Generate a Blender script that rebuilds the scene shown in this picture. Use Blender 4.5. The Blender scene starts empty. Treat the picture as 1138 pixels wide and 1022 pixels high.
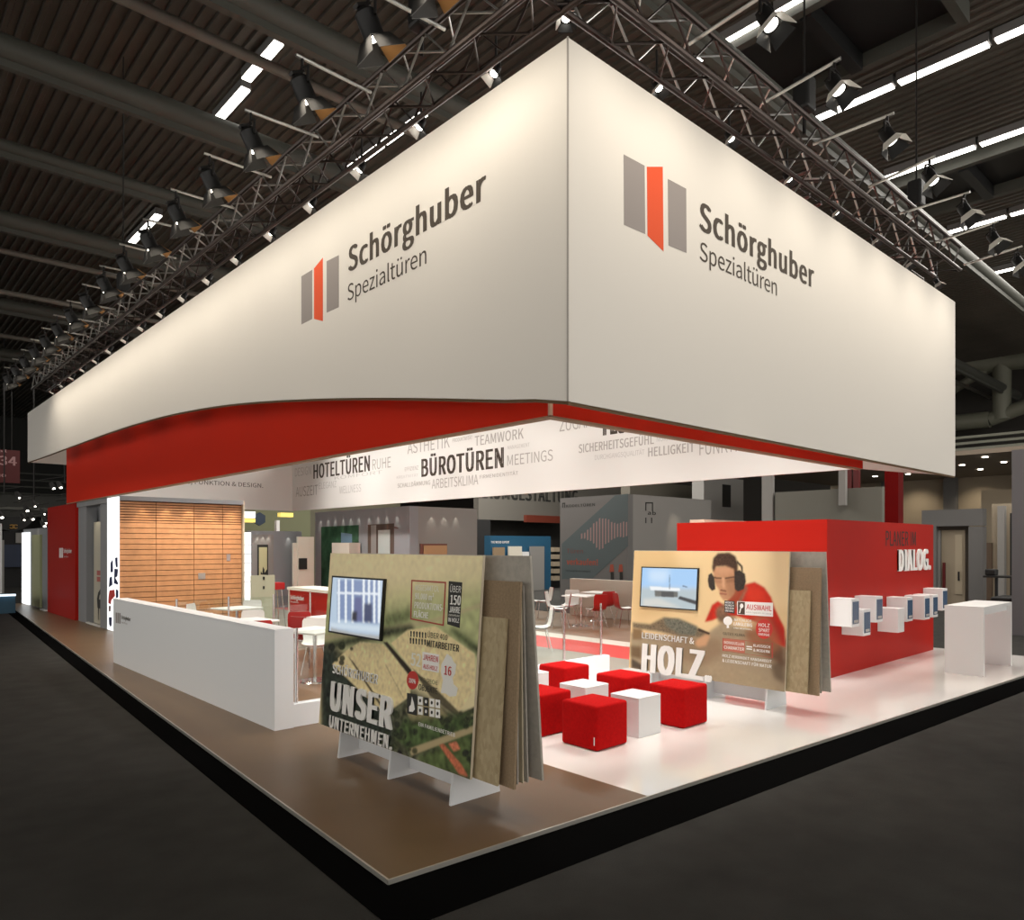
import bpy, bmesh, math, random
import numpy as np
from mathutils import Vector, Matrix
random.seed(7)
C = bpy.context.scene.collection
# ---------------------------------------------------------------- survey helpers
# booth axes: x runs along the front (to the right), y along the left side, z up; the eye stands at (0,0,H)
H = 2.02; F = 815.0; CX = 569.0; HY = 605.5
def ray(px, py):
    t = (px - CX) / F
    return Vector((.7367*t + .6762, -.6767*t + .7363, (HY - py) / F))
def onx(px, py, x0):
    r = ray(px, py); k = x0 / r.x
    return Vector((x0, r.y*k, H + r.z*k))
def ony(px, py, y0):
    r = ray(px, py); k = y0 / r.y
    return Vector((r.x*k, y0, H + r.z*k))
def flo(px, py, z=0.0):
    r = ray(px, py); k = (z - H) / r.z
    return Vector((r.x*k, r.y*k, z))

# ---------------------------------------------------------------- materials
MATS = {}
def mat(name, col, rough=.5, metal=0, emit=None, es=0, spec=.5, noise=0, nscale=8, bump=0, bscale=60, coat=0):
    if name in MATS: return MATS[name]
    m = bpy.data.materials.new(name); m.use_nodes = True
    nt = m.node_tree; b = nt.nodes['Principled BSDF']
    b.inputs['Base Color'].default_value = (*col, 1)
    b.inputs['Roughness'].default_value = rough
    b.inputs['Metallic'].default_value = metal
    b.inputs['Specular IOR Level'].default_value = spec
    if coat:
        b.inputs['Coat Weight'].default_value = coat; b.inputs['Coat Roughness'].default_value = .08
    if emit:
        b.inputs['Emission Color'].default_value = (*emit, 1); b.inputs['Emission Strength'].default_value = es
    if noise or bump:
        tc = nt.nodes.new('ShaderNodeTexCoord')
    if noise:
        n = nt.nodes.new('ShaderNodeTexNoise'); n.inputs['Scale'].default_value = nscale; n.inputs['Detail'].default_value = 4
        nt.links.new(tc.outputs['Object'], n.inputs['Vector'])
        r = nt.nodes.new('ShaderNodeValToRGB')
        r.color_ramp.elements[0].position = .3; r.color_ramp.elements[1].position = .7
        r.color_ramp.elements[0].color = (*[c*(1-noise) for c in col], 1)
        r.color_ramp.elements[1].color = (*[min(1, c*(1+noise)) for c in col], 1)
        nt.links.new(n.outputs['Fac'], r.inputs['Fac']); nt.links.new(r.outputs['Color'], b.inputs['Base Color'])
    if bump:
        n2 = nt.nodes.new('ShaderNodeTexNoise'); n2.inputs['Scale'].default_value = bscale; n2.inputs['Detail'].default_value = 3
        nt.links.new(tc.outputs['Object'], n2.inputs['Vector'])
        bu = nt.nodes.new('ShaderNodeBump'); bu.inputs['Strength'].default_value = bump; bu.inputs['Distance'].default_value = .01
        nt.links.new(n2.outputs['Fac'], bu.inputs['Height']); nt.links.new(bu.outputs['Normal'], b.inputs['Normal'])
    MATS[name] = m
    return m
def osb(name, c1, c2, scale=30, stretch=(1, 1, 1)):
    if name in MATS: return MATS[name]
    m = bpy.data.materials.new(name); m.use_nodes = True; nt = m.node_tree; b = nt.nodes['Principled BSDF']
    tc = nt.nodes.new('ShaderNodeTexCoord'); mp = nt.nodes.new('ShaderNodeMapping'); mp.inputs['Scale'].default_value = stretch
    v = nt.nodes.new('ShaderNodeTexVoronoi'); v.inputs['Scale'].default_value = scale
    n = nt.nodes.new('ShaderNodeTexNoise'); n.inputs['Scale'].default_value = scale*.6; n.inputs['Detail'].default_value = 6
    r = nt.nodes.new('ShaderNodeValToRGB'); r.color_ramp.elements[0].color = (*c1, 1); r.color_ramp.elements[1].color = (*c2, 1)
    mx = nt.nodes.new('ShaderNodeMix'); mx.data_type = 'FLOAT'; mx.inputs[0].default_value = .5
    L = nt.links.new
    L(tc.outputs['Object'], mp.inputs['Vector']); L(mp.outputs['Vector'], v.inputs['Vector']); L(mp.outputs['Vector'], n.inputs['Vector'])
    L(v.outputs['Color'], mx.inputs[2]); L(n.outputs['Fac'], mx.inputs[3]); L(mx.outputs[0], r.inputs['Fac']); L(r.outputs['Color'], b.inputs['Base Color'])
    b.inputs['Roughness'].default_value = .7
    MATS[name] = m; return m
def glassmat(name, tint=(.93, .97, .96), refl=.9):
    if name in MATS: return MATS[name]
    m = bpy.data.materials.new(name); m.use_nodes = True; nt = m.node_tree
    nt.nodes.remove(nt.nodes['Principled BSDF']); out = nt.nodes['Material Output']
    t = nt.nodes.new('ShaderNodeBsdfTransparent'); t.inputs['Color'].default_value = (*tint, 1)
    g = nt.nodes.new('ShaderNodeBsdfGlossy'); g.inputs['Roughness'].default_value = .02; g.inputs['Color'].default_value = (refl, refl, refl, 1)
    lw = nt.nodes.new('ShaderNodeLayerWeight'); lw.inputs['Blend'].default_value = .5
    pw_ = nt.nodes.new('ShaderNodeMath'); pw_.operation = 'POWER'; pw_.inputs[1].default_value = 4
    nt.links.new(lw.outputs['Facing'], pw_.inputs[0])
    f = nt.nodes.new('ShaderNodeMath'); f.operation = 'MULTIPLY_ADD'; f.inputs[1].default_value = .7; f.inputs[2].default_value = .04
    nt.links.new(pw_.outputs[0], f.inputs[0])
    mx = nt.nodes.new('ShaderNodeMixShader')
    nt.links.new(f.outputs[0], mx.inputs[0]); nt.links.new(t.outputs[0], mx.inputs[1]); nt.links.new(g.outputs[0], mx.inputs[2]); nt.links.new(mx.outputs[0], out.inputs[0])
    MATS[name] = m; return m
def printmat(name, rough=.6, emit=0, spec=.5):
    m = bpy.data.materials.new(name); m.use_nodes = True; nt = m.node_tree; b = nt.nodes['Principled BSDF']
    a = nt.nodes.new('ShaderNodeAttribute'); a.attribute_name = 'ink'
    b.inputs['Roughness'].default_value = rough; b.inputs['Specular IOR Level'].default_value = spec
    if emit:
        b.inputs['Base Color'].default_value = (.01, .01, .01, 1)
        nt.links.new(a.outputs['Color'], b.inputs['Emission Color']); b.inputs['Emission Strength'].default_value = emit
    else:
        nt.links.new(a.outputs['Color'], b.inputs['Base Color'])
    return m

WHITE = mat('white_laminate', (.80, .80, .80), .35)
WALLW = mat('low_wall_white', (.86, .89, .92), .45)
FABRIC = mat('banner_fabric', (.80, .77, .72), .9, spec=.1)
RINGW = mat('frieze_white', (.82, .80, .77), .8, spec=.15)
RED = mat('booth_red', (.62, .024, .006), .6, spec=.1)
REDW = mat('red_wall_gloss', (.40, .010, .004), .5, spec=.15)
REDCLOTH = mat('red_felt', (.42, .005, .005), .95, spec=.08, noise=.12, nscale=40, bump=.25, bscale=250)
TEXTB = mat('lettering_brown', (.055, .04, .028), .7)
TEXTG = mat('lettering_grey', (.44, .41, .38), .8)
TEXTG2 = mat('lettering_pale_grey', (.58, .555, .53), .8)
TEXTW = mat('lettering_white', (.85, .84, .82), .5)
TEXTR = mat('lettering_red', (.55, .02, .02), .5)
TEXTDR = mat('lettering_dark_red', (.035, .006, .004), .6)
LOGOG = mat('logo_grey', (.30, .27, .26), .7)
LOGOR = mat('logo_orange_red', (.78, .08, .012), .7)
BLACK = mat('black_paint', (.006, .006, .006), .5)
DARK = mat('dark_metal', (.015, .013, .012), .45, .3)
TRUSS = mat('truss_metal', (.085, .068, .062), .35, .9)
STEEL = mat('chrome', (.75, .75, .75), .18, 1)
ALU = mat('aluminium', (.60, .60, .58), .3, .9)
BEAMM = mat('hall_beam_paint', (.060, .061, .050), .6)
GREY = mat('grey_wall_paint', (.26, .27, .285), .6)
GREYD = mat('grey_stand_paint', (.155, .15, .145), .6)
GREYW = mat('warm_grey_paint', (.26, .25, .235), .6)
CREAM = mat('cream_laminate', (.70, .66, .56), .5)
BEIGE = mat('beige_wall', (.34, .28, .20), .7)
GLASS = glassmat('clear_glass')
GREENG = mat('green_glass', (.04, .10, .055), .08, noise=.5, nscale=2)
WHITEF = mat('white_floor_gloss', (.83, .81, .78), .12, coat=.4)
BROWNF = mat('brown_floor', (.145, .088, .044), .34, noise=.08, nscale=1.5, spec=.3)
WOODF = mat('cafe_floor', (.22, .12, .065), .35, noise=.15, nscale=3)
GREYF = mat('grey_beige_floor', (.30, .27, .22), .3)
CARPET = mat('hall_carpet', (.044, .043, .040), .95, spec=.05, noise=.12, nscale=3, bump=.5, bscale=160)
STRIP = mat('black_strip', (.004, .004, .004), 1, spec=0)
ROOF = mat('roof_sheet', (.060, .052, .040), .75, noise=.2, nscale=.6)
CLOTHW = mat('white_shell', (.80, .78, .74), .4)
REDSH = mat('red_shell', (.45, .012, .012), .35)
LAMPE = mat('lamp_glow', (1, 1, 1), .5, emit=(1, .93, .80), es=14)
TUBE = mat('tube_glow', (1, 1, 1), .5, emit=(1, .96, .88), es=7)
LBOX = mat('light_box_glow', (.9, .9, .9), .5, emit=(.93, .98, 1), es=1.05)
YEL = mat('yellow_lamp', (.8, .6, .1), .5, emit=(1, .78, .2), es=.8)
BRONZE = mat('barn_door_bronze', (.30, .15, .05), .5, .4)

# ---------------------------------------------------------------- mesh helpers
ORG = {}
class MB:
    def __init__(s): s.v = []; s.f = []
    def add(s, vs, fs):
        n = len(s.v); s.v += [Vector(p) for p in vs]; s.f += [tuple(i+n for i in f) for f in fs]; return s
    def box(s, x0, x1, y0, y1, z0, z1):
        x0, x1 = min(x0, x1), max(x0, x1); y0, y1 = min(y0, y1), max(y0, y1); z0, z1 = min(z0, z1), max(z0, z1)
        return s.add([(x0,y0,z0),(x1,y0,z0),(x1,y1,z0),(x0,y1,z0),(x0,y0,z1),(x1,y0,z1),(x1,y1,z1),(x0,y1,z1)],
                     [(0,3,2,1),(4,5,6,7),(0,1,5,4),(1,2,6,5),(2,3,7,6),(3,0,4,7)])
    def rbox(s, x0, x1, y0, y1, z0, z1, r=.01, seg=2):
        bm = bmesh.new(); bmesh.ops.create_cube(bm, size=1)
        for v in bm.verts:
            v.co = Vector(((x0+x1)/2 + v.co.x*(x1-x0), (y0+y1)/2 + v.co.y*(y1-y0), (z0+z1)/2 + v.co.z*(z1-z0)))
        bmesh.ops.bevel(bm, geom=bm.edges[:], offset=r, segments=seg, affect='EDGES', profile=.5)
        bm.verts.index_update()
        s.add([v.co.copy() for v in bm.verts], [[v.index for v in f.verts] for f in bm.faces]); bm.free(); return s
    def prism(s, pts, off):   # polygon (list of 3D points) extruded by vector off
        n = len(pts); off = Vector(off)
        a = [Vector(p) for p in pts]; b = [p+off for p in a]
        fs = [tuple(range(n)), tuple(range(2*n-1, n-1, -1))] + [(i, i+n, (i+1) % n+n, (i+1) % n) for i in range(n)]
        return s.add(a+b, fs)
    def tube(s, pts, r, n=8, cap=True):
        pts = [Vector(p) for p in pts]; rings = []
        prev = None
        for i, p in enumerate(pts):
            if i == 0: t = pts[1]-p
            elif i == len(pts)-1: t = p-pts[i-1]
            else: t = (pts[i+1]-p).normalized() + (p-pts[i-1]).normalized()
            if t.length < 1e-6: t = pts[i]-pts[i-1]
            t.normalize()
            if prev is None:
                a = Vector((0,0,1)) if abs(t.z) < .9 else Vector((1,0,0))
                u = t.cross(a).normalized()
            else:
                u = (prev - t*prev.dot(t))
                u = u.normalized() if u.length > 1e-6 else t.orthogonal().normalized()
            prev = u; w = t.cross(u)
            rr = r[i] if isinstance(r, (list, tuple)) else r
            rings.append([p + (u*math.cos(2*math.pi*k/n) + w*math.sin(2*math.pi*k/n))*rr for k in range(n)])
        vs = [q for rg in rings for q in rg]; fs = []
        for i in range(len(pts)-1):
            for k in range(n):
                fs.append((i*n+k, i*n+(k+1) % n, (i+1)*n+(k+1) % n, (i+1)*n+k))
        if cap: fs += [tuple(range(n-1, -1, -1)), tuple((len(pts)-1)*n+k for k in range(n))]
        return s.add(vs, fs)
    def disc(s, c, r, h, n=24, r2=None):
        c = Vector(c); r2 = r if r2 is None else r2
        return s.tube([c, c+Vector((0,0,h))], [r, r2], n)
    def build(s, name, m, parent=None, smooth=False, M=None):
        me = bpy.data.meshes.new(name)
        o0 = ORG.get(parent.name, Vector()) if parent else Vector()
        vs = [(M @ p if M else p) - o0 for p in s.v]
        me.from_pydata([tuple(p) for p in vs], [], s.f); me.update()
        bm = bmesh.new(); bm.from_mesh(me); bmesh.ops.recalc_face_normals(bm, faces=bm.faces); bm.to_mesh(me); bm.free()
        for mm in (m if isinstance(m, list) else [m]): me.materials.append(mm)
        if smooth:
            for p in me.polygons: p.use_smooth = True
            try: me.set_sharp_from_angle(angle=math.radians(40))
            except Exception: pass
        o = bpy.data.objects.new(name, me); C.objects.link(o)
        if parent:
            o.parent = parent; ORG[o.name] = o0
        return o
def tag(o, label=None, cat=None, group=None, kind=None):
    if label: o['label'] = label
    if cat: o['category'] = cat
    if group: o['group'] = group
    if kind: o['kind'] = kind
    return o
def thing(name, label, cat, loc=(0,0,0), group=None):
    o = bpy.data.objects.new(name, None); C.objects.link(o); o.location = loc; o.empty_display_size = .2
    ORG[o.name] = Vector(loc)
    return tag(o, label, cat, group)
def struct(name, mb, m):
    return tag(mb.build(name, m), kind='structure')
def copy_tree(o, parent=None):
    c = o.copy(); C.objects.link(c)
    if parent: c.parent = parent
    for ch in list(o.children): copy_tree(ch, c)
    return c
def box(name, m, parent, *a): return MB().box(*a).build(name, m, parent)

class Plane:
    """a flat surface: point O, right R, up U (seen from the front); N towards the viewer"""
    def __init__(s, O, R, U):
        s.O = Vector(O); s.R = Vector(R).normalized(); s.U = Vector(U).normalized(); s.N = s.R.cross(s.U)
    def uv(s, px, py):
        r = ray(px, py); e = Vector((0,0,H)); k = (s.O-e).dot(s.N)/r.dot(s.N); p = e + r*k - s.O
        return p.dot(s.R), p.dot(s.U)
    def at(s, u, v, n=0): return s.O + s.R*u + s.U*v + s.N*n
    def poly(s, pxs, n=.002, th=.0): return [s.at(*s.uv(*p), n) for p in pxs]
def px_of(c, x0, y0, sc): return lambda x, y: (x0 + x/sc, y0 + y/sc)

_tc = {}
SANS = None
try:   # Blender's own bundled sans serif
    import os
    SANS = bpy.data.fonts.load(os.path.join(bpy.utils.system_resource('DATAFILES'), 'fonts', 'Noto Sans CJK Regular.woff2'))
except Exception:
    SANS = None
def text_data(body, bold):
    key = (body, bold)
    if key in _tc: return _tc[key]
    cu = bpy.data.curves.new('t', 'FONT'); cu.body = body; cu.size = 1
    if SANS: cu.font = SANS
    cu.size = 1; cu.resolution_u = 3
    cu.space_character = 1.0 + bold*1.2
    o = bpy.data.objects.new('t', cu); C.objects.link(o)
    bpy.context.view_layer.update()
    dg = bpy.context.evaluated_depsgraph_get()
    me = bpy.data.meshes.new_from_object(o.evaluated_get(dg))
    vs = [v.co.copy() for v in me.vertices]; fs = [tuple(p.vertices) for p in me.polygons]
    bpy.data.objects.remove(o); bpy.data.curves.remove(cu); bpy.data.meshes.remove(me)
    xs = [v.x for v in vs]; _tc[key] = (vs, fs, min(xs), max(xs)); return _tc[key]
CAP = None
def put_text(plane, body, L, top, base, Rx, m, parent, bold=0.0, th=.002, Rbase=None, name='lettering', n0=.001, caps_ref='H'):
    """left pixel L with cap top/base pixel rows at the left, right pixel Rx"""
    global CAP
    if CAP is None:
        v, _, _, _ = text_data('H', 0); CAP = max(p.y for p in v)
    u0, v0 = plane.uv(L, base); _, v1 = plane.uv(L, top); u1, _ = plane.uv(Rx, Rbase if Rbase else base)
    return put_uv(plane, body, u0, u1, v0, v1, m, parent, bold, th, name, n0)
def put_uv(plane, body, u0, u1, v0, v1, m, parent, bold=0, th=.002, name='lettering', n0=.001):
    global CAP
    if CAP is None:
        v, _, _, _ = text_data('H', 0); CAP = max(p.y for p in v)
    vs, fs, xa, xb = text_data(body, bold)
    # heavier weights: the outline laid over itself in steps finer than a stroke
    hc = v1-v0; b = max(0, bold)*1.6*hc; dy = b*.22
    sx = (u1-u0-2*b)/(xb-xa); sy = (hc-2*dy)/CAP
    nst = max(2, math.ceil(2*b/(.045*sx))+1) if b > 0 else 1
    sh = [(0, 0)] if b == 0 else [(-b+2*b*k/(nst-1), dy if k % 2 else -dy) for k in range(nst)] + [(-b+2*b*k/(nst-1), -dy if k % 2 else dy) for k in range(nst)]
    P = []; fsn = []
    for (ddx, ddy) in sh:
        n_ = len(P); P += [(u0+b+(p.x-xa)*sx+ddx, v0+dy+p.y*sy+ddy) for p in vs]; fsn += [tuple(i+n_ for i in f) for f in fs]
    mb = MB(); N = len(P)
    nv_ = len(vs); front = [plane.at(u, v, n0+th+.00012*(i//nv_)) for i, (u, v) in enumerate(P)]
    if th > .004:   # raised letters with sides
        back = [plane.at(u, v, n0) for u, v in P]
        cnt = {}
        for f in fsn:
            for i in range(len(f)):
                a, b = f[i], f[(i+1) % len(f)]; cnt[(a, b)] = 1
        sides = [(a, b, b+N, a+N) for (a, b) in cnt if (b, a) not in cnt]
        mb.v = front+back; mb.f = fsn+sides
    else:
        mb.v = front; mb.f = fsn
    me = bpy.data.meshes.new(name); o0 = ORG.get(parent.name, Vector()) if parent else Vector()
    me.from_pydata([tuple(p-o0) for p in mb.v], [], mb.f); me.update(); me.materials.append(m)
    o = bpy.data.objects.new(name, me); C.objects.link(o)
    if parent: o.parent = parent; ORG[o.name] = o0
    return o
def decal(plane, pxs, m, parent, name='printed_patch', n=.002, th=.001):
    P = plane.poly(pxs, n)
    for p in P: p.z = max(p.z, .012)
    return MB().prism(P, -plane.N*th).build(name, m, parent)
def ell(cx, cy, rx, ry, n=24): return [(cx+rx*math.cos(2*math.pi*k/n), cy+ry*math.sin(2*math.pi*k/n)) for k in range(n)]

# painted prints: a fine grid of vertices, each with its ink colour
def srgb(c): return tuple((x/255/12.92 if x/255 <= .04045 else ((x/255+.055)/1.055)**2.4) for x in c)
class Paint:
    def __init__(s, plane, u0, u1, v0, v1, nu, nv, base):
        s.p = plane; s.u = np.linspace(u0, u1, nu); s.v = np.linspace(v0, v1, nv); s.nu = nu; s.nv = nv
        s.UU, s.VV = np.meshgrid(s.u, s.v)
        s.col = np.zeros((nv, nu, 3)); s.col[:] = srgb(base)
        s.rng = np.random.RandomState(3)
    def blur(s, m, k):
        for _ in range(2):
            if k > 0:
                p = np.pad(m, k, mode='edge'); c = np.cumsum(np.pad(p, ((1,0),(0,0))), 0); m = (c[2*k+1:]-c[:-2*k-1])[:, k:-k]/(2*k+1)
                p = np.pad(m, k, mode='edge'); c = np.cumsum(np.pad(p, ((0,0),(1,0))), 1); m = (c[:, 2*k+1:]-c[:, :-2*k-1])[k:-k]/(2*k+1)
        return m
    def noise(s, k):
        n = s.blur(s.rng.rand(s.nv, s.nu), k); n = (n-n.mean())/(n.std()+1e-9); return n
    def mask(s, pxs, soft=0):
        P = [s.p.uv(*q) for q in pxs]; m = np.zeros(s.UU.shape, bool); n = len(P)
        for i in range(n):
            x1, y1 = P[i]; x2, y2 = P[(i+1) % n]
            if abs(y1-y2) < 1e-9: continue
            c = (s.VV > min(y1, y2)) & (s.VV <= max(y1, y2)) & (s.UU < (x2-x1)*(s.VV-y1)/(y2-y1)+x1)
            m ^= c
        return s.blur(m.astype(float), soft) if soft else m.astype(float)
    def poly(s, pxs, col, soft=0, amt=1, tex=0, tk=1):
        m = s.mask(pxs, soft)*amt
        c = np.array(srgb(col))[None, None, :]*np.ones_like(s.col)
        if tex: c = np.clip(c*(1+tex*s.noise(tk))[..., None], 0, 1)
        s.col = s.col*(1-m[..., None]) + c*m[..., None]
    def build(s, name, m, parent, n=.001, gain=1):
        me = bpy.data.meshes.new(name); o0 = ORG.get(parent.name, Vector())
        O = np.array(s.p.O-o0); R = np.array(s.p.R); U = np.array(s.p.U); N = np.array(s.p.N)
        co = O + s.UU[..., None]*R + s.VV[..., None]*U + n*N
        co = co.reshape(-1, 3)
        fs = [(j*s.nu+i, j*s.nu+i+1, (j+1)*s.nu+i+1, (j+1)*s.nu+i) for j in range(s.nv-1) for i in range(s.nu-1)]
        me.from_pydata(co.tolist(), [], fs); me.update(); me.materials.append(m)
        a = me.color_attributes.new('ink', 'FLOAT_COLOR', 'POINT')
        buf = np.ones((s.nu*s.nv, 4)); buf[:, :3] = np.clip(s.col.reshape(-1, 3)*gain, 0, .93); a.data.foreach_set('color', buf.ravel())
        o = bpy.data.objects.new(name, me); C.objects.link(o); o.parent = parent; ORG[o.name] = o0
        return o
def spot(name, loc, aim, power, size=60, blend=.8, col=(1, .88, .72), r=.05, parent=None):
    L = bpy.data.lights.new(name, 'SPOT'); L.energy = power; L.spot_size = math.radians(size); L.spot_blend = blend; L.color = col; L.shadow_soft_size = r
    o = bpy.data.objects.new(name, L); C.objects.link(o)
    q = (Vector(aim)-Vector(loc)).to_track_quat('-Z', 'Y'); o.rotation_euler = q.to_euler()
    o.location = Vector(loc)
    return o
ORD = ['first', 'second', 'third', 'fourth', 'fifth', 'sixth', 'seventh', 'eighth', 'ninth', 'tenth', 'eleventh', 'twelfth', 'thirteenth', 'fourteenth', 'fifteenth', 'sixteenth', 'seventeenth', 'eighteenth', 'nineteenth', 'twentieth']

# ================================================================ SETTING
ZG = -.035   # hall floor level; the booth platform top is z = 0
struct('floor', MB().box(-30, 44, -12, 62, ZG-.3, ZG), CARPET)
# corrugated roof, ribs along y
RZ = 11.0
mb = MB(); xs = []; x = -26.0; prof = []
while x < 46: prof += [(x, RZ), (x+.11, RZ), (x+.13, RZ-.05), (x+.20, RZ-.05)]; x += .22
vs = []; fs = []
for i, (x, z) in enumerate(prof): vs += [(x, -14, z), (x, 64, z)]
for i in range(len(prof)-1): fs.append((2*i, 2*i+1, 2*i+3, 2*i+2))
mb.add(vs, fs); struct('ceiling', mb, ROOF)
struct('wall_right', MB().box(43.5, 44, -12, 61.4, ZG, RZ+.1), mat('hall_wall', (.045, .040, .034), .8))
struct('wall_back', MB().box(-30, 44, 61.5, 62, ZG, RZ+.1), mat('hall_wall_dark', (.02, .02, .018), .8))

# hall roof beams (round ducts and girders), all along x
def beam(y, z, r, label, x0=-24, x1=43.4, m=BEAMM, flange=True):
    t = thing('roof_beam', label, 'roof beam', (0, y, z), 'roof beams of the hall')
    MB().tube([(x0, y, z), (x1, y, z)], r, 16).build('beam_tube', m, t, True)
    if flange: MB().box(x0, x1, y-.06, y+.06, z-r-.10, z-r+.01).build('lower_flange', m, t)
    return t
beam(6.1, 9.55, .17, 'thick round grey roof beam crossing high above the right-hand spotlights')
beam(9.9, 9.5, .19, 'thick grey roof beam crossing the top of the picture left of the corner')
beam(13.3, 9.5, .20, 'heavy double grey roof beam entering at the upper left edge', x1=43.4)
beam(16.8, 9.6, .13, 'faint grey roof beam between the heavy beam and the lower double beam')
beam(20.3, 9.5, .20, 'heavy grey roof beam below the shorter row of tube lights on the left')
beam(27.5, 9.5, .2, 'far grey roof beam low on the left above the red number sign')
beam(34.5, 9.5, .2, 'farthest grey roof beam at the left edge of the hall')
def pipe(y, z, r, label):
    t = tag(MB().tube([(-24, y, z), (43, y, z)], r, 10).build('roof_pipe', mat('pipe_paint', (.13, .12, .10), .5), None, True), label, 'pipe', 'pipes under the hall roof'); return t
pipe(11.0, 9.5, .085, 'pale pipe between the two heaviest roof beams at top left')
pipe(21.9, 9.3, .07, 'pale pipe just below the lower heavy roof beam on the left')
pipe(24.4, 9.0, .07, 'pale pipe lowest but one on the left side of the roof')
pipe(29.5, 9.0, .07, 'pale pipe at the far left end of the roof')
# dark recessed roof hatches on the right
for (px, py, w, lab) in [(925, 30, 3.0, 'dark square roof hatch near the top right of the picture'), (1085, 190, 3.0, 'dark square roof hatch between two long tube lights at right')]:
    p = ray(px, py); k = (RZ-H-.1)/p.z; c = Vector((p.x*k, p.y*k, RZ-.1))
    t = thing('roof_hatch', lab, 'roof hatch', c, 'roof hatches')
    MB().box(c.x-1.0, c.x+1.0, c.y-1.6, c.y+1.6, c.z-.05, c.z-.02).build('hatch_shade', BLACK, t)  # black sheet stands in for the shade inside the open recess
    fr = MB()
    fr.box(c.x-1.15, c.x-1.0, c.y-1.75, c.y+1.75, c.z-.30, c.z+.05); fr.box(c.x+1.0, c.x+1.15, c.y-1.75, c.y+1.75, c.z-.30, c.z+.05)
    fr.box(c.x-1.0, c.x+1.0, c.y-1.75, c.y-1.6, c.z-.30, c.z+.05); fr.box(c.x-1.0, c.x+1.0, c.y+1.6, c.y+1.75, c.z-.30, c.z+.05)
    fr.build('hatch_frame', BEAMM, t)
    MB().box(c.x-1.0, c.x+1.0, c.y-.1, c.y+.1, c.z-.35, c.z-.06).build('cross_bar', BLACK, t)
# rows of tube lights under the roof, along y
def tube_row(x, y0, y1, lab):
    n = max(1, round(abs(y1-y0)/1.7)); L = (y1-y0)/n
    for i in range(n):
        a = y0+i*L; t = thing('ceiling_tube_light', lab + (', %s tube of its row' % ORD[i] if n > 1 else ''), 'ceiling light', (x, a, RZ-.25), 'fluorescent tubes under the roof')
        MB().box(x-.09, x+.09, a+.03, a+L-.03, RZ-.22, RZ-.055).build('light_housing', GREYD, t)
        MB().box(x-.085, x+.085, a+.06, a+L-.06, RZ-.25, RZ-.215).build('glowing_tube', TUBE, t)
tube_row(5.65, 12.1, 13.6, 'upper piece of glowing tube light at far left')
tube_row(5.75, 13.75, 15.3, 'glowing tube light below the gap at upper left')
tube_row(6.25, 20.6, 23.4, 'short glowing tube light low on the left')
tube_row(8.75, 12.1, 15.3, 'glowing tube light seen just above the left banner edge')
tube_row(11.4, 3.0, 7.5, 'glowing tube light behind the nearest right-hand spotlight')
tube_row(14.8, .6, 6.9, 'uppermost long glowing tube light on the right')
tube_row(18.4, 1.0, 6.9, 'second long glowing tube light down on the right')
tube_row(22.9, 2.5, 6.9, 'third long glowing tube light down on the right')
tube_row(27.4, 4.0, 7.0, 'lowest glowing tube light on the right')
# wall girder of pipes at the far right
t = thing('wall_girder', 'big grey tubular girder on the far hall wall right of the banner', 'girder', (41, 0, 7))
def gp(a, b, r): MB().tube([onx(a[0], a[1], 41), onx(b[0], b[1], 41)], r, 12).build('girder_tube', mat('girder_paint', (.16, .16, .12), .5), t, True)
gp((1010, 412), (1160, 398), .42); gp((1010, 475), (1100, 466), .40); gp((1100, 466), (1170, 440), .34); gp((1113, 325), (1113, 466), .40)
gp((1040, 445), (1110, 402), .22); gp((1040, 372), (1100, 398), .26); gp((1040, 380), (1130, 330), .22); gp((1010, 403), (1170, 385), .15)
t = thing('wall_louvres', 'stacked pale strips on the far wall at the right edge', 'louvres', (40.5, 0, 6))
for i in range(7):
    a = onx(1000, 494+i*6.2, 40.5); b = onx(1170, 478+i*7.0, 40.5)
    MB().prism([a, b, b+Vector((0,0,.12)), a+Vector((0,0,.12))], (.25, 0, 0)).build('louvre_strip', mat('louvre_paint', (.42, .42, .34), .5), t)

# platform
P0 = flo(432.3, 976.6); PL = Vector((4.30, 30.3, 0)); RS = -.0683
def ye(x): return P0.y + RS*(x-P0.x)
XE = 15.9
XW = 4.80
t = thing('platform', 'low platform with brown and glossy white floor areas and a pale edge trim', 'platform', (P0.x, P0.y, 0))
th = .034
MB().prism([(P0.x, P0.y, -.001), (XW, ye(XW), -.001), (XW, 7.6, -.001), (3.7, 7.6, -.001), (3.7, 30.3, -.001), (PL.x, 30.3, -.001)][:3] + [(XW, 7.63, -.001), (XW-1.3, 7.63, -.001), (XW-1.3, 30.3, -.001)] if False else
           [(P0.x, P0.y, 0), (XW, ye(XW), 0), (XW, 30.3, 0), (PL.x, 30.3, 0)], (0, 0, -th+.002)).build('brown_floor_panel', BROWNF, t)
MB().prism([(XW, ye(XW), 0), (XE, ye(XE), 0), (XE, 7.63, 0), (XW, 7.63, 0)], (0, 0, -th+.002)).build('white_floor_panel', WHITEF, t)
box('grey_floor_panel', GREYF, t, XW, 10.28, 7.63, 30.3, -th+.002, 0)
box('red_floor_stripe', mat('red_floor', (.62, .02, .012), .3), t, 10.28, 11.55, 7.63, 30.3, -th+.002, 0)
box('pale_floor_stripe', mat('pale_floor', (.62, .56, .48), .35), t, 11.55, 12.1, 7.63, 30.3, -th+.002, 0)
box('wood_floor_panel', WOODF, t, 12.1, XE, 7.63, 30.3, -th+.002, 0)
TRIM = mat('edge_trim_aluminium', (.55, .53, .48), .3, .6)
MB().prism([(P0.x-.012, P0.y-.012, .002), (P0.x, P0.y, .002), (XE, ye(XE), .002), (XE, ye(XE)-.014, .002)], (0, 0, -th+.004)).build('edge_trim', TRIM, t)
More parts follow.
